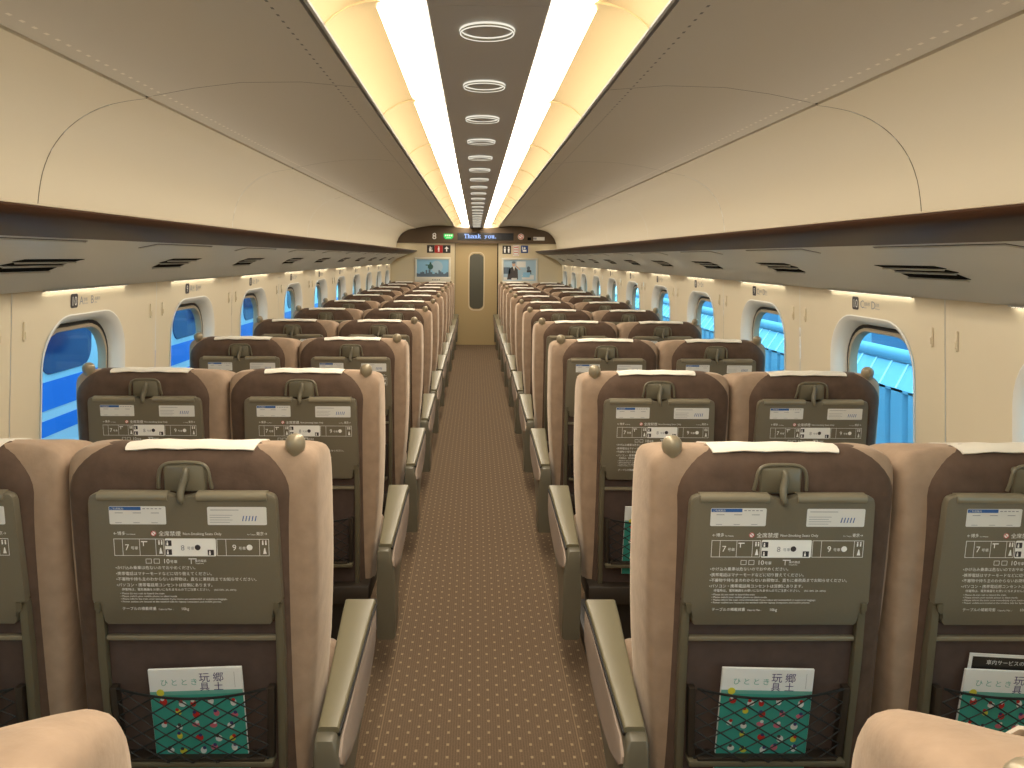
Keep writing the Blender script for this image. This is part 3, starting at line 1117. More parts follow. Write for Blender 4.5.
def m_backrest():
    bm = new_bm()
    smooth_loft(bm, back_sections(), 2, 2)
    return finish('backrest', bm, MT['velour'], angle=60)

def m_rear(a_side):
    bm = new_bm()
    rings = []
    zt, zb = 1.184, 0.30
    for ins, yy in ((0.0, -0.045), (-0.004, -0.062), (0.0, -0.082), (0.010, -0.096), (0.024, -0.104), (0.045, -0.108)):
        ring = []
        for a, b in rrect(0.249-ins, (zt-zb)/2-ins, 0.105-ins*0.8, 0.04-ins*0.4, n=8, cx=-a_side*0.022, cz=(zt+zb)/2):  # dark fabric shifted outward to paint shade on the edge away from the aisle
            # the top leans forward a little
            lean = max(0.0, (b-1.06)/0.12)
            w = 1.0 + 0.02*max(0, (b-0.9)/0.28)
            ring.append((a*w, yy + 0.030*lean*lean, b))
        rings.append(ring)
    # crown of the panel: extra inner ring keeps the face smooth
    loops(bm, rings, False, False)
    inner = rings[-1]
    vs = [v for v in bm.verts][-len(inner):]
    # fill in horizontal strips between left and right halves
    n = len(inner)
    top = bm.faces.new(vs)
    return finish('rear_cover_with_shade', bm, MT['velourdark'], angle=60)

def m_linen():
    bm = new_bm()
    path = [(-0.068, 1.1755), (-0.062, 1.181), (-0.050, 1.1855), (-0.030, 1.1865), (0.0, 1.180), (0.028, 1.170), (0.055, 1.152), (0.075, 1.125), (0.086, 1.09), (0.090, 1.02), (0.090, 0.93)]
    wid = [0.146, 0.148, 0.150, 0.150, 0.148, 0.146, 0.145, 0.145, 0.145, 0.145, 0.145]
    N = 12
    def ring(off):
        out = []
        for (y, z), w in zip(path, wid):
            row = []
            for i in range(N+1):
                t = -1+2*i/N
                dz = -0.010*max(0, abs(t)-0.5)**1.5*(1 if z > 1.15 else 0)
                row.append((w*t, y + (0.030*t*t if y > 0.02 else 0) + (off if y > 0.05 else 0) - (off if y < -0.05 else 0), z + dz + off + 0.0012*math.sin(t*9)))
            out.append(row)
        return out
    A, B = ring(0.002), ring(0.0045)
    va = [[bm.verts.new(p) for p in r] for r in A]
    vb = [[bm.verts.new(p) for p in r] for r in B]
    for V in (va, vb):
        for r0, r1 in zip(V[:-1], V[1:]):
            for i in range(N):
                bm.faces.new((r0[i], r0[i+1], r1[i+1], r1[i]))
    for i in range(N):
        bm.faces.new((va[0][i], va[0][i+1], vb[0][i+1], vb[0][i]))
        bm.faces.new((va[-1][i], va[-1][i+1], vb[-1][i+1], vb[-1][i]))
    for k in range(len(A)-1):
        for i in (0, N):
            bm.faces.new((va[k][i], va[k+1][i], vb[k+1][i], vb[k][i]))
    return finish('head_cover', bm, MT['linen'], angle=60)

TY = -0.132     # rear face of the tray
def m_tray():
    bm = new_bm()
    pts = []
    # right side going up, then the top with its finger notch, then down
    pts += [(0.184, 0.783), (0.190, 0.789), (0.193, 0.800), (0.193, 0.830), (0.213, 0.834), (0.214, 0.842), (0.208, 1.070)]
    for i in range(1, 6):
        a = PI/2*i/6
        pts.append((0.192+0.016*math.cos(a), 1.075+0.016*math.sin(a)))
    pts += [(0.190, 1.0915), (0.040, 1.0925), (0.026, 1.090), (0.012, 1.082), (0.0, 1.079)]
    pts = pts + [(-x, z) for x, z in reversed(pts[:-1])]
    prism(bm, pts, XZ, TY+0.022, TY, 0.0035, 2)
    return finish('tray_table', bm, MT['tray'], angle=30)

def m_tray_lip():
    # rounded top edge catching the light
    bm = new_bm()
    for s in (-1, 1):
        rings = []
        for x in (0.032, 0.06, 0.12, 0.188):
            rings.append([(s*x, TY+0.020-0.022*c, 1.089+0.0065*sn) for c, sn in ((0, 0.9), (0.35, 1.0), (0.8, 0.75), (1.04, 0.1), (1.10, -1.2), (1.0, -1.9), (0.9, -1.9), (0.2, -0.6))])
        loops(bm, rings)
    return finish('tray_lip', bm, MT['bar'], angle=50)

tf = lambda a, b: (a, TY-0.0006, b)
tf2 = lambda a, b: (a, TY-0.0012, b)
tf3 = lambda a, b: (a, TY-0.0018, b)
def m_sticker(which):
    bm = new_bm()
    if which == 0:
        rect(bm, tf, -0.163, -0.037, 1.0215, 1.0635, 0, 0.003)
        rect(bm, tf2, -0.1615, -0.092, 1.0545, 1.0625, 1)
        add_text(bm, 'ご利用案内', tf3, -0.159, 1.0560, 0.0058, 0)
        for i in range(5):
            rect(bm, tf2, -0.088+0.009*i, -0.082+0.009*i, 1.0570, 1.0590, 2)
        for i in range(3):
            rect(bm, tf2, -0.150+0.040*i, -0.132+0.040*i, 1.0475, 1.0490, 2)
            rect(bm, tf2, -0.150+0.040*i, -0.136+0.040*i, 1.0250, 1.0262, 2)
    else:
        rect(bm, tf, 0.055, 0.187, 1.0205, 1.0625, 0, 0.003)
        rect(bm, tf2, 0.062, 0.125, 1.0548, 1.0562, 2)
        for i in range(4):
            rect(bm, tf2, 0.060, 0.105+0.006*(i % 2), 1.0265+0.0055*i, 1.0275+0.0055*i, 2)
        for i in range(5):
            bm.faces.new([bm.verts.new(tf2(0.132+0.007*i+a, 1.030+b)) for a, b in ((0, 0), (0.0022, 0), (0.005, 0.012), (0.0028, 0.012))]).material_index = 1
    return finish('sticker', bm, [MT['sticker'], MT['blueprint'], MT['greyprint']], smooth=False)

def m_print():
    bm = new_bm()
    # heading
    T = lambda s, x, z, size, al='LEFT', sx=1.0, f=tf, mi=0: add_text(bm, s, f, x, z, size, mi, al, sx)
    T('←博多', -0.157, 0.997, 0.0095)
    T('for Hakata', -0.127, 0.997, 0.0045)
    T('東京→', 0.162, 0.997, 0.0095, 'LEFT', 0.9)
    T('for Tokyo', 0.142, 0.997, 0.0045)
    disc(bm, tf, -0.067, 1.0005, 0.0062, 0)
    n = 16
    for i in range(n):
        a0, a1 = 2*PI*i/n, 2*PI*(i+1)/n
        bm.faces.new([bm.verts.new(tf2(-0.067+r*math.cos(a), 1.0005+r*math.sin(a))) for r, a in ((0.0062, a0), (0.0062, a1), (0.0048, a1), (0.0048, a0))]).material_index = 1
    bm.faces.new([bm.verts.new(tf2(-0.067+x, 1.0005+z)) for x, z in ((-0.004, 0.003), (-0.003, 0.004), (0.004, -0.003), (0.003, -0.004))]).material_index = 1
    T('全席禁煙', -0.056, 0.9955, 0.0125)
    T('Non-Smoking Seats Only', -0.002, 0.997, 0.0085)
    # route diagram of three cars
    z0, z1 = 0.948, 0.988
    outline_rect(bm, tf, -0.157, -0.045, z0, z1, 0.0011)
    outline_rect(bm, tf, 0.073, 0.190, z0, z1, 0.0011)
    rect(bm, tf, -0.043, 0.071, z0-0.001, z1+0.001, 0, 0.003)
    rect(bm, tf, -0.138, -0.137, z0, z1)
    rect(bm, tf, -0.100, -0.099, z0, z1)
    rect(bm, tf, -0.064, -0.063, z0, z1)
    rect(bm, tf, 0.093, 0.094, z0, z1)
    rect(bm, tf, 0.168, 0.169, z0, z1)
    T('7', -0.133, 0.961, 0.020)
    T('号車', -0.120, 0.963, 0.0085)
    T('8', -0.008, 0.961, 0.018, f=tf2, mi=2)
    T('号車', 0.006, 0.963, 0.0085, f=tf2, mi=2)
    disc(bm, tf2, 0.030, 0.968, 0.0065, 3)
    T('9', 0.107, 0.961, 0.020)
    T('号車', 0.121, 0.963, 0.0085)
    disc(bm, tf, 0.146, 0.968, 0.0068, 0)
    for (x, z, mi, f) in ((-0.036, 0.978, 3, tf2), (-0.036, 0.957, 3, tf2), (0.058, 0.956, 3, tf2)):
        rect(bm, f, x-0.006, x+0.008, z-0.0065, z+0.0065, mi)
        disc(bm, tf3, x-0.001, z+0.003, 0.0017, 0, 8)
        rect(bm, tf3, x-0.003, x+0.001, z-0.005, z+0.001, 0)
    for x in (-0.056, -0.050, 0.176, 0.183):
        disc(bm, tf, x, 0.983, 0.0018, 0, 8)
        rect(bm, tf, x-0.0016, x+0.0016, 0.974, 0.981)
    for x in (-0.053, 0.180):
        bm.faces.new([bm.verts.new(tf(*p)) for p in ((x-0.004, 0.953), (x+0.004, 0.953), (x+0.001, 0.967), (x-0.001, 0.967))])
    # telephone symbol in car seven
    rect(bm, tf, -0.096, -0.082, 0.980, 0.9825)
    rect(bm, tf, -0.092, -0.090, 0.971, 0.980)
    # second line: ten and trolley
    for x in (-0.088, -0.070):
        outline_rect(bm, tf, x, x+0.013, 0.930, 0.941, 0.001)
    T('10', -0.050, 0.930, 0.0155)
    T('号車', -0.034, 0.931, 0.0085)
    rect(bm, tf, 0.008, 0.026, 0.940, 0.942)
    rect(bm, tf, 0.013, 0.0145, 0.929, 0.940)
    T('車内電話', 0.022, 0.934, 0.0065)
    T('Telephone', 0.022, 0.929, 0.0045)
    # rules
    L = ['•かけ込み乗車は危ないのでおやめください。',
         '•携帯電話はマナーモードなどに切り替えてください。',
         '•不審物や持ち主のわからないお荷物は、直ちに乗務員までお知らせください。',
         '•パソコン・携帯電話用コンセントは窓側にあります。']
    for s, z, w in zip(L, (0.9165, 0.9025, 0.8895, 0.8755), (1, 1, 1, 1)):
        T(s, -0.157, z, 0.0091)
    T('停電時は、電気機器をお使いになれませんのでご注意ください。', -0.146, 0.8655, 0.0070)
    T('(AC100V, 2A, 60Hz)', 0.062, 0.8655, 0.0060)
    for s, z in zip(('• Please do not rush to board the train.', '• Please switch your mobile phone to silent mode.',
                     '• Please inform the train crew immediately if you notice any unattended or suspicious baggage.',
                     '• Power outlets are located at the window side for laptop computers and mobile phones.'), (0.8565, 0.8500, 0.8435, 0.8370)):
        T(s, -0.150, z, 0.0060, sx=1.05)
    T('テーブルの積載荷重', -0.148, 0.8190, 0.0086)
    T('Capacity Max. :', -0.066, 0.8190, 0.0055)
    T('10kg', -0.015, 0.8185, 0.0095)
    return finish('printed_notice', bm, [MT['white'], MT['red'], MT['greyprint'], MT['darkprint']], smooth=False)

def m_latch():
    bm = new_bm()
    # recessed plate
    pts = rrect(0.046, 0.030, 0.008, 0.003, n=3, cz=1.121)
    prism(bm, pts, XZ, -0.090, -0.112, 0.002, 1)
    # arched rim
    a = []
    for i in range(-8, 9):
        t = i/8
        a.append((0.058*t if abs(t) < 0.9 else 0.0575*(1 if t > 0 else -1), 0, 0))
    path = [(-0.060, -0.108, 1.098), (-0.0575, -0.112, 1.118), (-0.054, -0.112, 1.140), (-0.046, -0.110, 1.151), (-0.030, -0.108, 1.156), (0, -0.107, 1.157), (0.030, -0.108, 1.156), (0.046, -0.110, 1.151), (0.054, -0.112, 1.140), (0.0575, -0.112, 1.118), (0.060, -0.108, 1.098)]
    tube(bm, catmull([Vector(p) for p in path], 3, False), 0.0042, 8)
    return finish('tray_latch', bm, MT['latch'], angle=50)

def m_hook():
    bm = new_bm()
    path = [(0.003, -0.112, 1.143), (0.006, -0.118, 1.138), (0.004, -0.122, 1.122), (0.0, -0.126, 1.108), (-0.002, -0.134, 1.092), (0.0, -0.138, 1.080), (0.001, -0.136, 1.074)]
    tube(bm, catmull([Vector(p) for p in path], 3, False), [0.0055+0.003*math.sin(i/18*PI) for i in range(19)], 10)
    return finish('latch_hook', bm, MT['latch'], angle=60)

def m_arm_strut(s):
    bm = new_bm()
    pts = [(s*0.195, 0.834), (s*0.213, 0.834), (s*0.214, 0.70), (s*0.206, 0.30), (s*0.190, 0.30), (s*0.196, 0.70)]
    prism(bm, pts, XZ, -0.104, -0.126, 0.003, 2)
    pts = [(s*0.196, 0.838), (s*0.208, 0.838), (s*0.208, 0.822), (s*0.199, 0.812), (s*0.196, 0.822)]
    prism(bm, pts, XZ, TY-0.001, TY-0.006, 0.0)
    return finish('tray_arm', bm, MT['frame'], angle=40)

def m_crossbar():
    bm = new_bm()
    box(bm, -0.195, 0.195, -0.122, -0.108, 0.738, 0.750, 0.003)
    return finish('tray_crossbar', bm, MT['bar'])

def m_pocket_panel():
    bm = new_bm()
    pts = rrect(0.196, 0.235, 0.01, n=3, cz=0.545)
    prism(bm, pts, XZ, -0.104, -0.110, 0.002, 1)
    return finish('pocket_panel', bm, MT['velourpocket'], angle=40)

PZ0, PZ1 = 0.452, 0.628
def m_pocket_frame():
    bm = new_bm()
    for s in (-1, 1):
        prism(bm, [(s*0.166, PZ0), (s*0.184, PZ0), (s*0.190, PZ1), (s*0.174, PZ1)], XZ, -0.112, -0.135, 0.003, 2)
    box(bm, -0.185, 0.185, -0.150, -0.111, PZ0-0.016, PZ0-0.002, 0.003, mi=1)
    box(bm, -0.165, 0.165, -0.148, -0.111, PZ0-0.002, PZ0+0.006, 0.002)
    return finish('pocket_frame', bm, [MT['pocketframe'], MT['frame']], angle=40)

def net_y(x, z):
    u = 1-(x/0.175)**2
    v = (z-PZ0)/(PZ1-PZ0)
    return -0.136 - 0.020*max(u, 0)*(0.8+0.2*math.sin(v*PI))

def m_net():
    bm = new_bm()
    zt = lambda x: PZ1 - 0.016*(1-(x/0.172)**2)
    slope = 0.62
    X = 0.172
    step = 0.0355
    c = PZ0 - slope*X*1 - step
    for sgn in (1, -1):
        c = PZ0 - slope*X
        while c < PZ1 + slope*X:
            pts = []
            N = 16
            for i in range(N+1):
                x = -X + 2*X*i/N
                z = c + sgn*slope*x
                pts.append((x, z))
            # clip
            seg = []
            for (xa, za), (xb, zb) in zip(pts[:-1], pts[1:]):
                ok = lambda x, z: PZ0-0.002 <= z <= zt(x)+0.001
                if ok(xa, za) and ok(xb, zb):
                    bar(bm, (xa, net_y(xa, za), za), (xb, net_y(xb, zb), zb), 0.0018, 4)
                elif ok(xa, za) or ok(xb, zb):
                    A, B = ((xa, za), (xb, zb)) if ok(xa, za) else ((xb, zb), (xa, za))
                    lo, hi = 0, 1
                    for _ in range(10):
                        m_ = (lo+hi)/2
                        q = (A[0]+(B[0]-A[0])*m_, A[1]+(B[1]-A[1])*m_)
                        if ok(*q): lo = m_
                        else: hi = m_
                    q = (A[0]+(B[0]-A[0])*lo, A[1]+(B[1]-A[1])*lo)
                    if abs(q[0]-A[0]) > 1e-4:
                        bar(bm, (A[0], net_y(*A), A[1]), (q[0], net_y(*q), q[1]), 0.0018, 4)
            c += step
    tube(bm, [(-X+2*X*i/20, net_y(-X+2*X*i/20, PZ1), zt(-X+2*X*i/20)) for i in range(21)], 0.0030, 6)
    return finish('pocket_net', bm, MT['net'], angle=60)

def m_knob(s):
    bm = new_bm()
    prof = [(0.015, -0.030), (0.016, -0.020), (0.0205, -0.014), (0.0228, -0.006), (0.0233, 0.003), (0.0215, 0.012), (0.017, 0.019), (0.009, 0.0235), (0.002, 0.0245)]
    lathe(bm, prof, (s*0.236, -0.050, 1.186), 20)
    return finish('grab_knob', bm, MT['knob'], angle=60)

def taper_arm(bm, s, lim=0.30):
    for v in bm.verts:
        if s*v.co.x > lim:
            ztop = 0.583-0.145*(0.43-v.co.y)
            w = min(max((v.co.z-0.38)/(ztop-0.38), 0.25), 1)
            v.co.x -= s*0.024*min(max((0.43-v.co.y)/0.5, 0), 1.05)*w

def m_arm_shell(s):
    bm = new_bm()
    pts = [(0.425, 0.583), (0.432, 0.572), (0.432, 0.500), (0.425, 0.470), (0.40, 0.445), (0.30, 0.420), (0.16, 0.395), (0.06, 0.350), (0.015, 0.28), (0.005, 0.12), (-0.10, 0.12), (-0.118, 0.25), (-0.122, 0.42), (-0.120, 0.470), (-0.108, 0.500), (-0.085, 0.508), (0.0, 0.514), (0.15, 0.535), (0.30, 0.562), (0.40, 0.580)]
    x0, x1 = s*0.349, s*0.275
    prism(bm, pts, YZ, x0, x1, 0.010, 3)
    taper_arm(bm, s)
    return finish('armrest_shell', bm, MT['shell'], angle=40)

def m_arm_insert(s):
    bm = new_bm()
    top = [(0.422, 0.566), (0.30, 0.545), (0.15, 0.519), (0.02, 0.495), (-0.06, 0.480)]
    bot = [(-0.100, 0.455), (-0.104, 0.440), (-0.092, 0.428), (-0.02, 0.414), (0.06, 0.408), (0.18, 0.413), (0.28, 0.428), (0.36, 0.450), (0.41, 0.475), (0.424, 0.51)]
    prism(bm, top+bot, YZ, s*0.344, s*0.3525, 0.002, 2)
    taper_arm(bm, s)
    return finish('armrest_insert', bm, MT['insert'], angle=40)

def m_arm_pad(s, w=0.090):
    bm = new_bm()
    secs = []
    for y, z, wd in ((0.430, 0.594, w), (0.425, 0.600, w+0.002), (0.36, 0.594, w+0.002), (0.24, 0.573, w-0.002), (0.10, 0.548, w-0.006), (0.0, 0.533, w-0.008), (-0.060, 0.526, w-0.010), (-0.082, 0.520, w-0.014)):
        f = (0.43-y)/0.5
        xo = s*(0.351-0.021*f)
        xi = s*(0.351-w+0.019*f)
        wd = abs(xo-xi)
        t = 0.018
        mid = (xo+xi)/2
        hw_ = wd/2
        ring = []
        for a, b in rrect(hw_, t/2, 0.007, n=3):
            ring.append((mid+s*a, y, z-t/2+b))
        secs.append(ring)
    loops(bm, secs)
    return finish('armrest_pad', bm, MT['pad'], angle=45)

def m_arm_gasket(s):
    bm = new_bm()
    secs = []
    for y, z in ((0.4335, 0.577), (0.36, 0.5755), (0.24, 0.5545), (0.10, 0.5295), (0.0, 0.5145), (-0.082, 0.5015)):
        f = (0.43-y)/0.5
        xo, xi = s*(0.3535-0.021*f), s*(0.262+0.019*f)
        secs.append([(xo, y, z-0.004), (xo, y, z+0.004), (xi, y, z+0.004), (xi, y, z-0.004)])
    loops(bm, secs)
    return finish('armrest_gasket', bm, MT['black'], smooth=False)

def m_cushion():
    bm = new_bm()
    secs = []
    for y, zt_, w in ((0.10, 0.440, 0.235), (0.13, 0.455, 0.240), (0.30, 0.450, 0.245), (0.47, 0.458, 0.245), (0.535, 0.448, 0.242), (0.56, 0.420, 0.235)):
        zb = 0.33
        secs.append([(a, y, b) for a, b in rrect(w, (zt_-zb)/2, 0.03, 0.02, n=4, cz=(zt_+zb)/2)])
    loops(bm, secs)
    return finish('seat_cushion', bm, MT['velour'], angle=50)

def m_base():
    bm = new_bm()
    box(bm, -0.25, 0.25, -0.04, 0.50, 0.255, 0.328, 0.01)
    box(bm, -0.20, 0.20, 0.02, 0.40, 0.06, 0.262, 0.01)
    box(bm, -0.24, 0.24, -0.02, 0.46, 0.0, 0.062, 0.008)
    return finish('seat_base', bm, MT['pocketframe'], angle=40)

def m_centre_arm():
    bm = new_bm()
    box(bm, -0.024, 0.024, 0.20, 0.42, 0.52, 0.575, 0.012, 3)
    box(bm, -0.018, 0.018, 0.22, 0.30, 0.33, 0.53, 0.008)
    return finish('centre_armrest', bm, MT['shell'], angle=40)

def m_window_arm(s):
    bm = new_bm()
    box(bm, min(s*0.262, s*0.300), max(s*0.262, s*0.300), 0.02, 0.42, 0.33, 0.585, 0.012, 3)
    return finish('window_armrest', bm, MT['shell'], angle=40)

def m_mag(variant=0):
    """travel magazine, back to front: pages then the cover artwork"""
    bm = new_bm()
    W, H = 0.108, 0.140
    box(bm, -W, W, -0.003, 0.003, -H, H, 0.0008, 1, 0)
    f = lambda a, b: (a, -0.0036, b)
    g = lambda a, b: (a, -0.0042, b)
    g2 = lambda a, b: (a, -0.0048, b)
    rect(bm, f, -W+0.001, W-0.001, H-0.056, H-0.001, 1)
    rect(bm, f, -W+0.001, W-0.001, H-0.066, H-0.056, 3)
    rect(bm, f, -W+0.001, W-0.001, -H+0.001, H-0.066, 2)
    for i, c in enumerate('ひととき'):
        add_text(bm, c, g, -0.082+0.023*i, H-0.040, 0.019, 3)
    add_text(bm, '郷', g, 0.040, H-0.032, 0.026, 4)
    add_text(bm, '土', g, 0.040, H-0.055, 0.024, 4)
    add_text(bm, '玩', g, 0.008, H-0.032, 0.026, 4)
    add_text(bm, '具', g, 0.008, H-0.055, 0.024, 4)
    rect(bm, g, 0.090, 0.0905, H-0.05, H-0.01, 7)
    disc(bm, g2, -0.083, H-0.058, 0.009, 5)
    rnd = random.Random(5)
    cols = [6, 6, 1, 7, 6, 8, 5, 1]
    for r_ in range(6):
        for q in range(5):
            x = -0.080+0.039*q+rnd.uniform(-0.008, 0.008)
            z = H-0.085-0.031*r_+rnd.uniform(-0.006, 0.006)
            if q == 0 and r_ % 2: continue
            c = rnd.choice(cols)
            disc(bm, g, x, z, rnd.uniform(0.0065, 0.0095), c, 10, rnd.uniform(0.006, 0.010))
            disc(bm, g2, x+rnd.uniform(-0.004, 0.004), z+0.007, 0.0045, rnd.choice([1, 6, 4, 7]), 8)
    return finish('magazine', bm, [MT['paper'], MT['paper'], MT['teal'], MT['tealp'], MT['purple'], MT['yellow'], MT['red'], MT['darkprint'], MT['pink']], smooth=False)

def build_seat(side, col, k):
    """side -1 left / +1 right of the aisle; col 'aisle' or 'window'; k row index from the camera"""
    cx = side*(0.673 if col == 'aisle' else 1.254)
    yk = Y0 + P*k
    t = empty('reclining_chair', (cx, yk, 0))
    # outer end of the pair: the aisle for aisle seats, the window for window seats
    s = -side if col == 'aisle' else side
    link('backrest', cached('back', lambda: recline(m_backrest())), t)
    link('rear_cover_with_shade', cached(('rear', -side), lambda: recline(m_rear(-side))), t)
    link('head_cover', cached('linen', lambda: recline(m_linen())), t)
    tray = link('tray_table', cached('tray', lambda: recline(m_tray())), t)
    if k < 7:
        link('tray_lip', cached('lip', lambda: recline(m_tray_lip())), tray)
        st = link('sticker', cached('st0', lambda: recline(m_sticker(0))), tray)
        link('sticker', cached('st1', lambda: recline(m_sticker(1))), tray)
    if k < 4:
        link('printed_notice', cached('print', lambda: recline(m_print())), tray)
    lt = link('tray_latch', cached('latch', lambda: recline(m_latch())), t)
    link('latch_hook', cached('hook', lambda: recline(m_hook())), lt)
    link('grab_knob', cached(('knob', s), lambda: recline(m_knob(s))), t)
    link('tray_arm', cached('strL', lambda: recline(m_arm_strut(-1))), t)
    link('tray_arm', cached('strR', lambda: recline(m_arm_strut(1))), t)
    link('tray_crossbar', cached('cross', lambda: recline(m_crossbar())), t)
    pp = link('pocket_panel', cached('pp', lambda: recline(m_pocket_panel())), t)
    if k < 4:
        link('pocket_frame', cached('pf', lambda: recline(m_pocket_frame())), pp)
        link('pocket_net', cached('net', lambda: recline(m_net())), pp)
    link('seat_cushion', cached('cush', m_cushion), t).location = (0, 0.04, -0.02)
    link('seat_base', cached('base', m_base), t).location = (0, 0.06, 0)
    if col == 'aisle':
        sh = link('armrest_shell', cached(('shell', s), lambda: seat_low(m_arm_shell(s))), t)
        tag(link('armrest_insert', cached(('ins', s), lambda: seat_low(m_arm_insert(s))), sh), 'pale pinkish panel on the aisle side of the armrest')
        link('armrest_gasket', cached(('gk', s), lambda: seat_low(m_arm_gasket(s))), sh)
        link('armrest_pad', cached(('pad', s), lambda: seat_low(m_arm_pad(s))), sh)
        ca = link('centre_armrest', cached('ca', m_centre_arm), t)
        ca.location = (side*0.262, 0.10, -0.02)
    else:
        link('window_armrest', cached(('wa', s), lambda: m_window_arm(s)), t).location = (0, 0.10, -0.02)
    sn = 'left' if side < 0 else 'right'
    if k < 0:
        lab = 'brown velour train seat at the bottom %s corner, only its rounded top showing' % sn
    elif k == 0:
        lab = 'brown velour %s seat in the nearest full row, %s of the aisle' % (col, sn)
    elif k == 10:
        lab = 'brown velour %s seat in the farthest row, %s side, below the end wall' % (col, sn)
    else:
        lab = 'brown velour %s seat in the %s full row from the camera, %s of the aisle' % (col, ORD[k], sn)
    tag(t, lab, 'seat', 'seat rows on the %s of the aisle' % sn)
    return t

for k in range(-1, 11):
    for side in (-1, 1):
        for col in ('aisle', 'window'):
            if k < 0 and col == 'window': continue
            build_seat(side, col, k)

# magazines in the net pockets
def place_mag(side, col, k, tilt, dx=-0.008, top=0.678):
    cx = side*(0.673 if col == 'aisle' else 1.254)
    o = link('magazine', cached('mag', m_mag))
    hc = top-0.140
    o.location = (cx+dx, Y0+P*k-0.127+0.057+0.16*(1.091-hc), 1.071+(hc-1.091)*1.02)
    o.rotation_euler = (math.radians(9.5), math.radians(tilt), 0)
    sn = 'left' if side < 0 else 'right'
    where = {0: 'nearest full row', 1: 'second full row', 2: 'third full row'}[k]
    tag(o, 'teal and white magazine in the net pocket of the %s %s seat, %s' % (sn, col, where), 'magazine', 'travel magazines in the seat pockets')
place_mag(-1, 'aisle', 0, -2.0, 0.012)
place_mag(1, 'aisle', 0, 1.2)
place_mag(-1, 'window', 0, 1.0, 0.01)
place_mag(1, 'window', 0, 2.5, -0.02, 0.672)
for side in (-1, 1):
    place_mag(side, 'aisle', 1, 1.0*side)
    place_mag(side, 'aisle', 2, -1.0*side)
# darker leaflet behind the right window seat's magazine
bm = new_bm()
box(bm, -0.1, 0.1, -0.0015, 0.0015, -0.14, 0.14, 0.0005, 1, 0)
rect(bm, lambda a, b: (a, -0.0021, b), -0.093, 0.093, 0.094, 0.133, 1)
add_text(bm, '車内サービスのご案内', lambda a, b: (a, -0.0027, b), -0.06, 0.115, 0.013, 0)
o = obj('leaflet', bm, [MT['paper'], MT['icondark']], smooth=False)
hc = 0.706-0.140
o.location = (1.254-0.015, Y0-0.118+0.057+0.16*(1.091-hc), 1.071+(hc-1.091)*1.02)
o.rotation_euler = (math.radians(9.3), math.radians(3.0), 0)
tag(o, 'leaflet with black band and white edge behind the magazine at the right edge', 'leaflet')

# ------------------------------------------------------------------ outside
bm = new_bm()
box(bm, -40, 40, -30, 60, -1.4, -1.2)
tag(obj('ground', bm, MT['ballast'], smooth=False), kind='structure')

tr = empty('train_carriage', (-2.645, 4.0, 0))
tag(tr, 'white train with blue stripes standing outside the left windows', 'train')
bm = new_bm()
prof = [(0.05, -1.0), (0.0, -0.5), (-0.0, 0.4), (0.0, 1.2), (-0.06, 1.8), (-0.3, 2.3), (-0.9, 2.6), (-1.7, 2.7), (-2.5, 2.6), (-3.1, 2.3), (-3.35, 1.8), (-3.4, 0.4), (-3.4, -0.5), (-3.35, -1.0)]
prism(bm, prof, lambda a, b, d: (a, d, b), -6, 26)
obj('body_shell', bm, MT['trainwhite'], tr, angle=30)
bm = new_bm()
for z0, z1 in ((0.64, 0.815), (0.48, 0.578)):
    prism(bm, [(0.0008, z0), (0.003, z0), (0.003, z1), (0.0008, z1)], lambda a, b, d: (a, d, b), -6, 26)
obj('blue_stripe', bm, MT['trainblue'], tr, smooth=False)
wm = None
for i in range(-6, 20):
    if wm is None:
        bm = new_bm()
        rings = []
        for ins, dx in ((0, 0.001), (0.004, 0.006), (0.012, 0.006)):
            rings.append([(dx, a, b) for a, b in rrect(0.31-ins, 0.26-ins, 0.12-ins*0.5, n=6, cz=1.115)])
        loops(bm, rings, False, True)
        wm = finish('carriage_window', bm, MT['trainglass'], angle=40)
    o = link('carriage_window', wm, tr)
    o.location = (0, 0.985+1.02*i, 0)

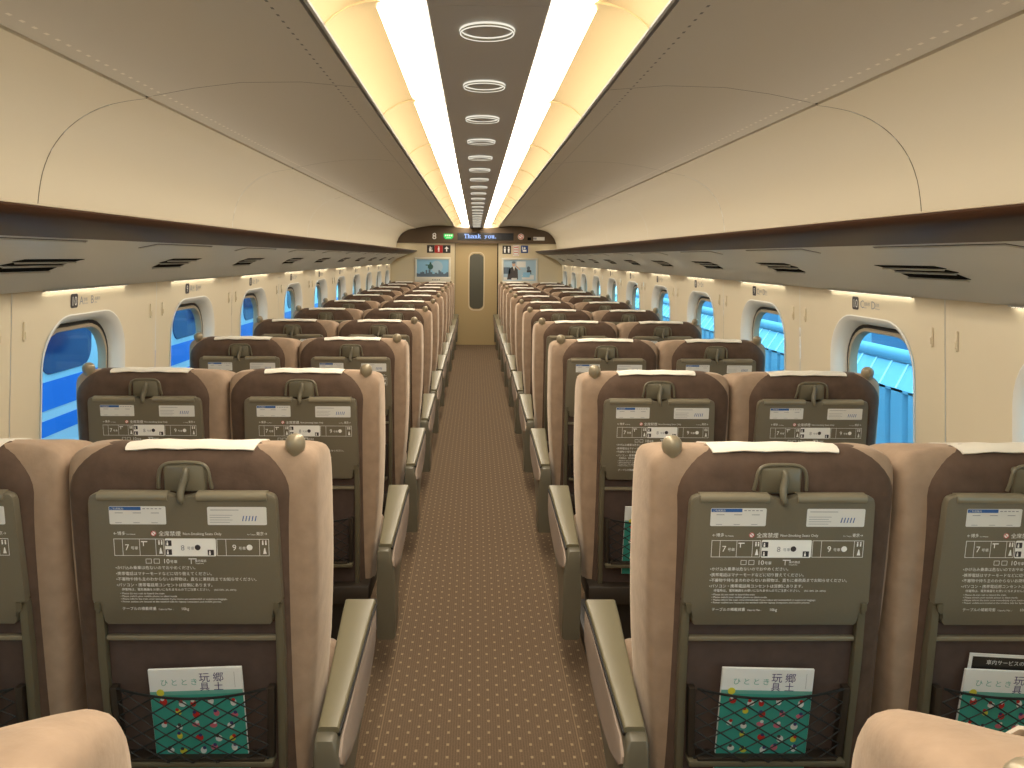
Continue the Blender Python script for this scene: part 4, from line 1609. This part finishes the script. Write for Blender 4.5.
pw = empty('platform_barrier', (3.2, 6.0, -0.03))
tag(pw, 'pale blue platform barrier with white slanting seams outside the right windows', 'barrier')
bm = new_bm()
y = -6.0
pts = []
# corrugated wall, one continuous folded sheet
while y < 12.0:
    pts += [(y, 0.0), (y+0.16, 0.0), (y+0.18, 0.045), (y+0.22, 0.045)]
    y += 0.24
rings = [[(d_, yy, z) for yy, d_ in pts] for z in (-1.2, 0.65)]
loops(bm, rings, False, False, closed=False)
obj('corrugated_wall', bm, MT['platform'], pw, smooth=False)
bm = new_bm()
prism(bm, [(0.0, 0.65), (0.0, 0.63), (0.17, 0.78), (0.5, 0.80), (0.5, 0.83), (0.17, 0.81)], lambda a, b, d: (a, d, b), -6, 12)
obj('sloping_cap', bm, MT['platform'], pw, smooth=False)
y = -6.0
sm = None
n_ = 0
while y < 12.0:
    if sm is None:
        bm = new_bm()
        bar(bm, (-0.004, -0.03, 0.652), (0.168, 0.10, 0.815), 0.007, 5)
        sm = finish('white_seam', bm, MT['seamwhite'])
    o = link('white_seam', sm, pw)
    o.location = (0, y, 0)
    y += 0.235
bm = new_bm()
tube(bm, [(0.20, -6, 0.87), (0.20, 12, 0.87)], 0.05, 12)
obj('hand_rail', bm, MT['platform'], pw)
bm = new_bm()
box(bm, 3.0, 3.2, -6, 20, -1.2, 2.2)
obj('rear_wall', bm, MT['platformdark'], pw, smooth=False)
bm = new_bm()
y = -6.0
while y < 12:
    box(bm, 0.60, 0.72, y, y+0.10, 0.8, 2.2)
    y += 1.9
obj('post', bm, MT['platform'], pw, smooth=False)
sg = empty('lime_board', (3.9, 10.2, 0))
tag(sg, 'lime green board seen at the top of the row 9 window on the right', 'board')
bm = new_bm()
box(bm, -0.02, 0.02, -0.45, 0.45, 1.08, 1.32, 0.01)
obj('board_panel', bm, MT['lime'], sg)
bm = new_bm()
box(bm, -0.02, 0.02, -0.40, -0.35, -1.2, 1.10)
box(bm, -0.02, 0.02, 0.35, 0.40, -1.2, 1.10)
obj('board_post', bm, MT['platform'], sg)
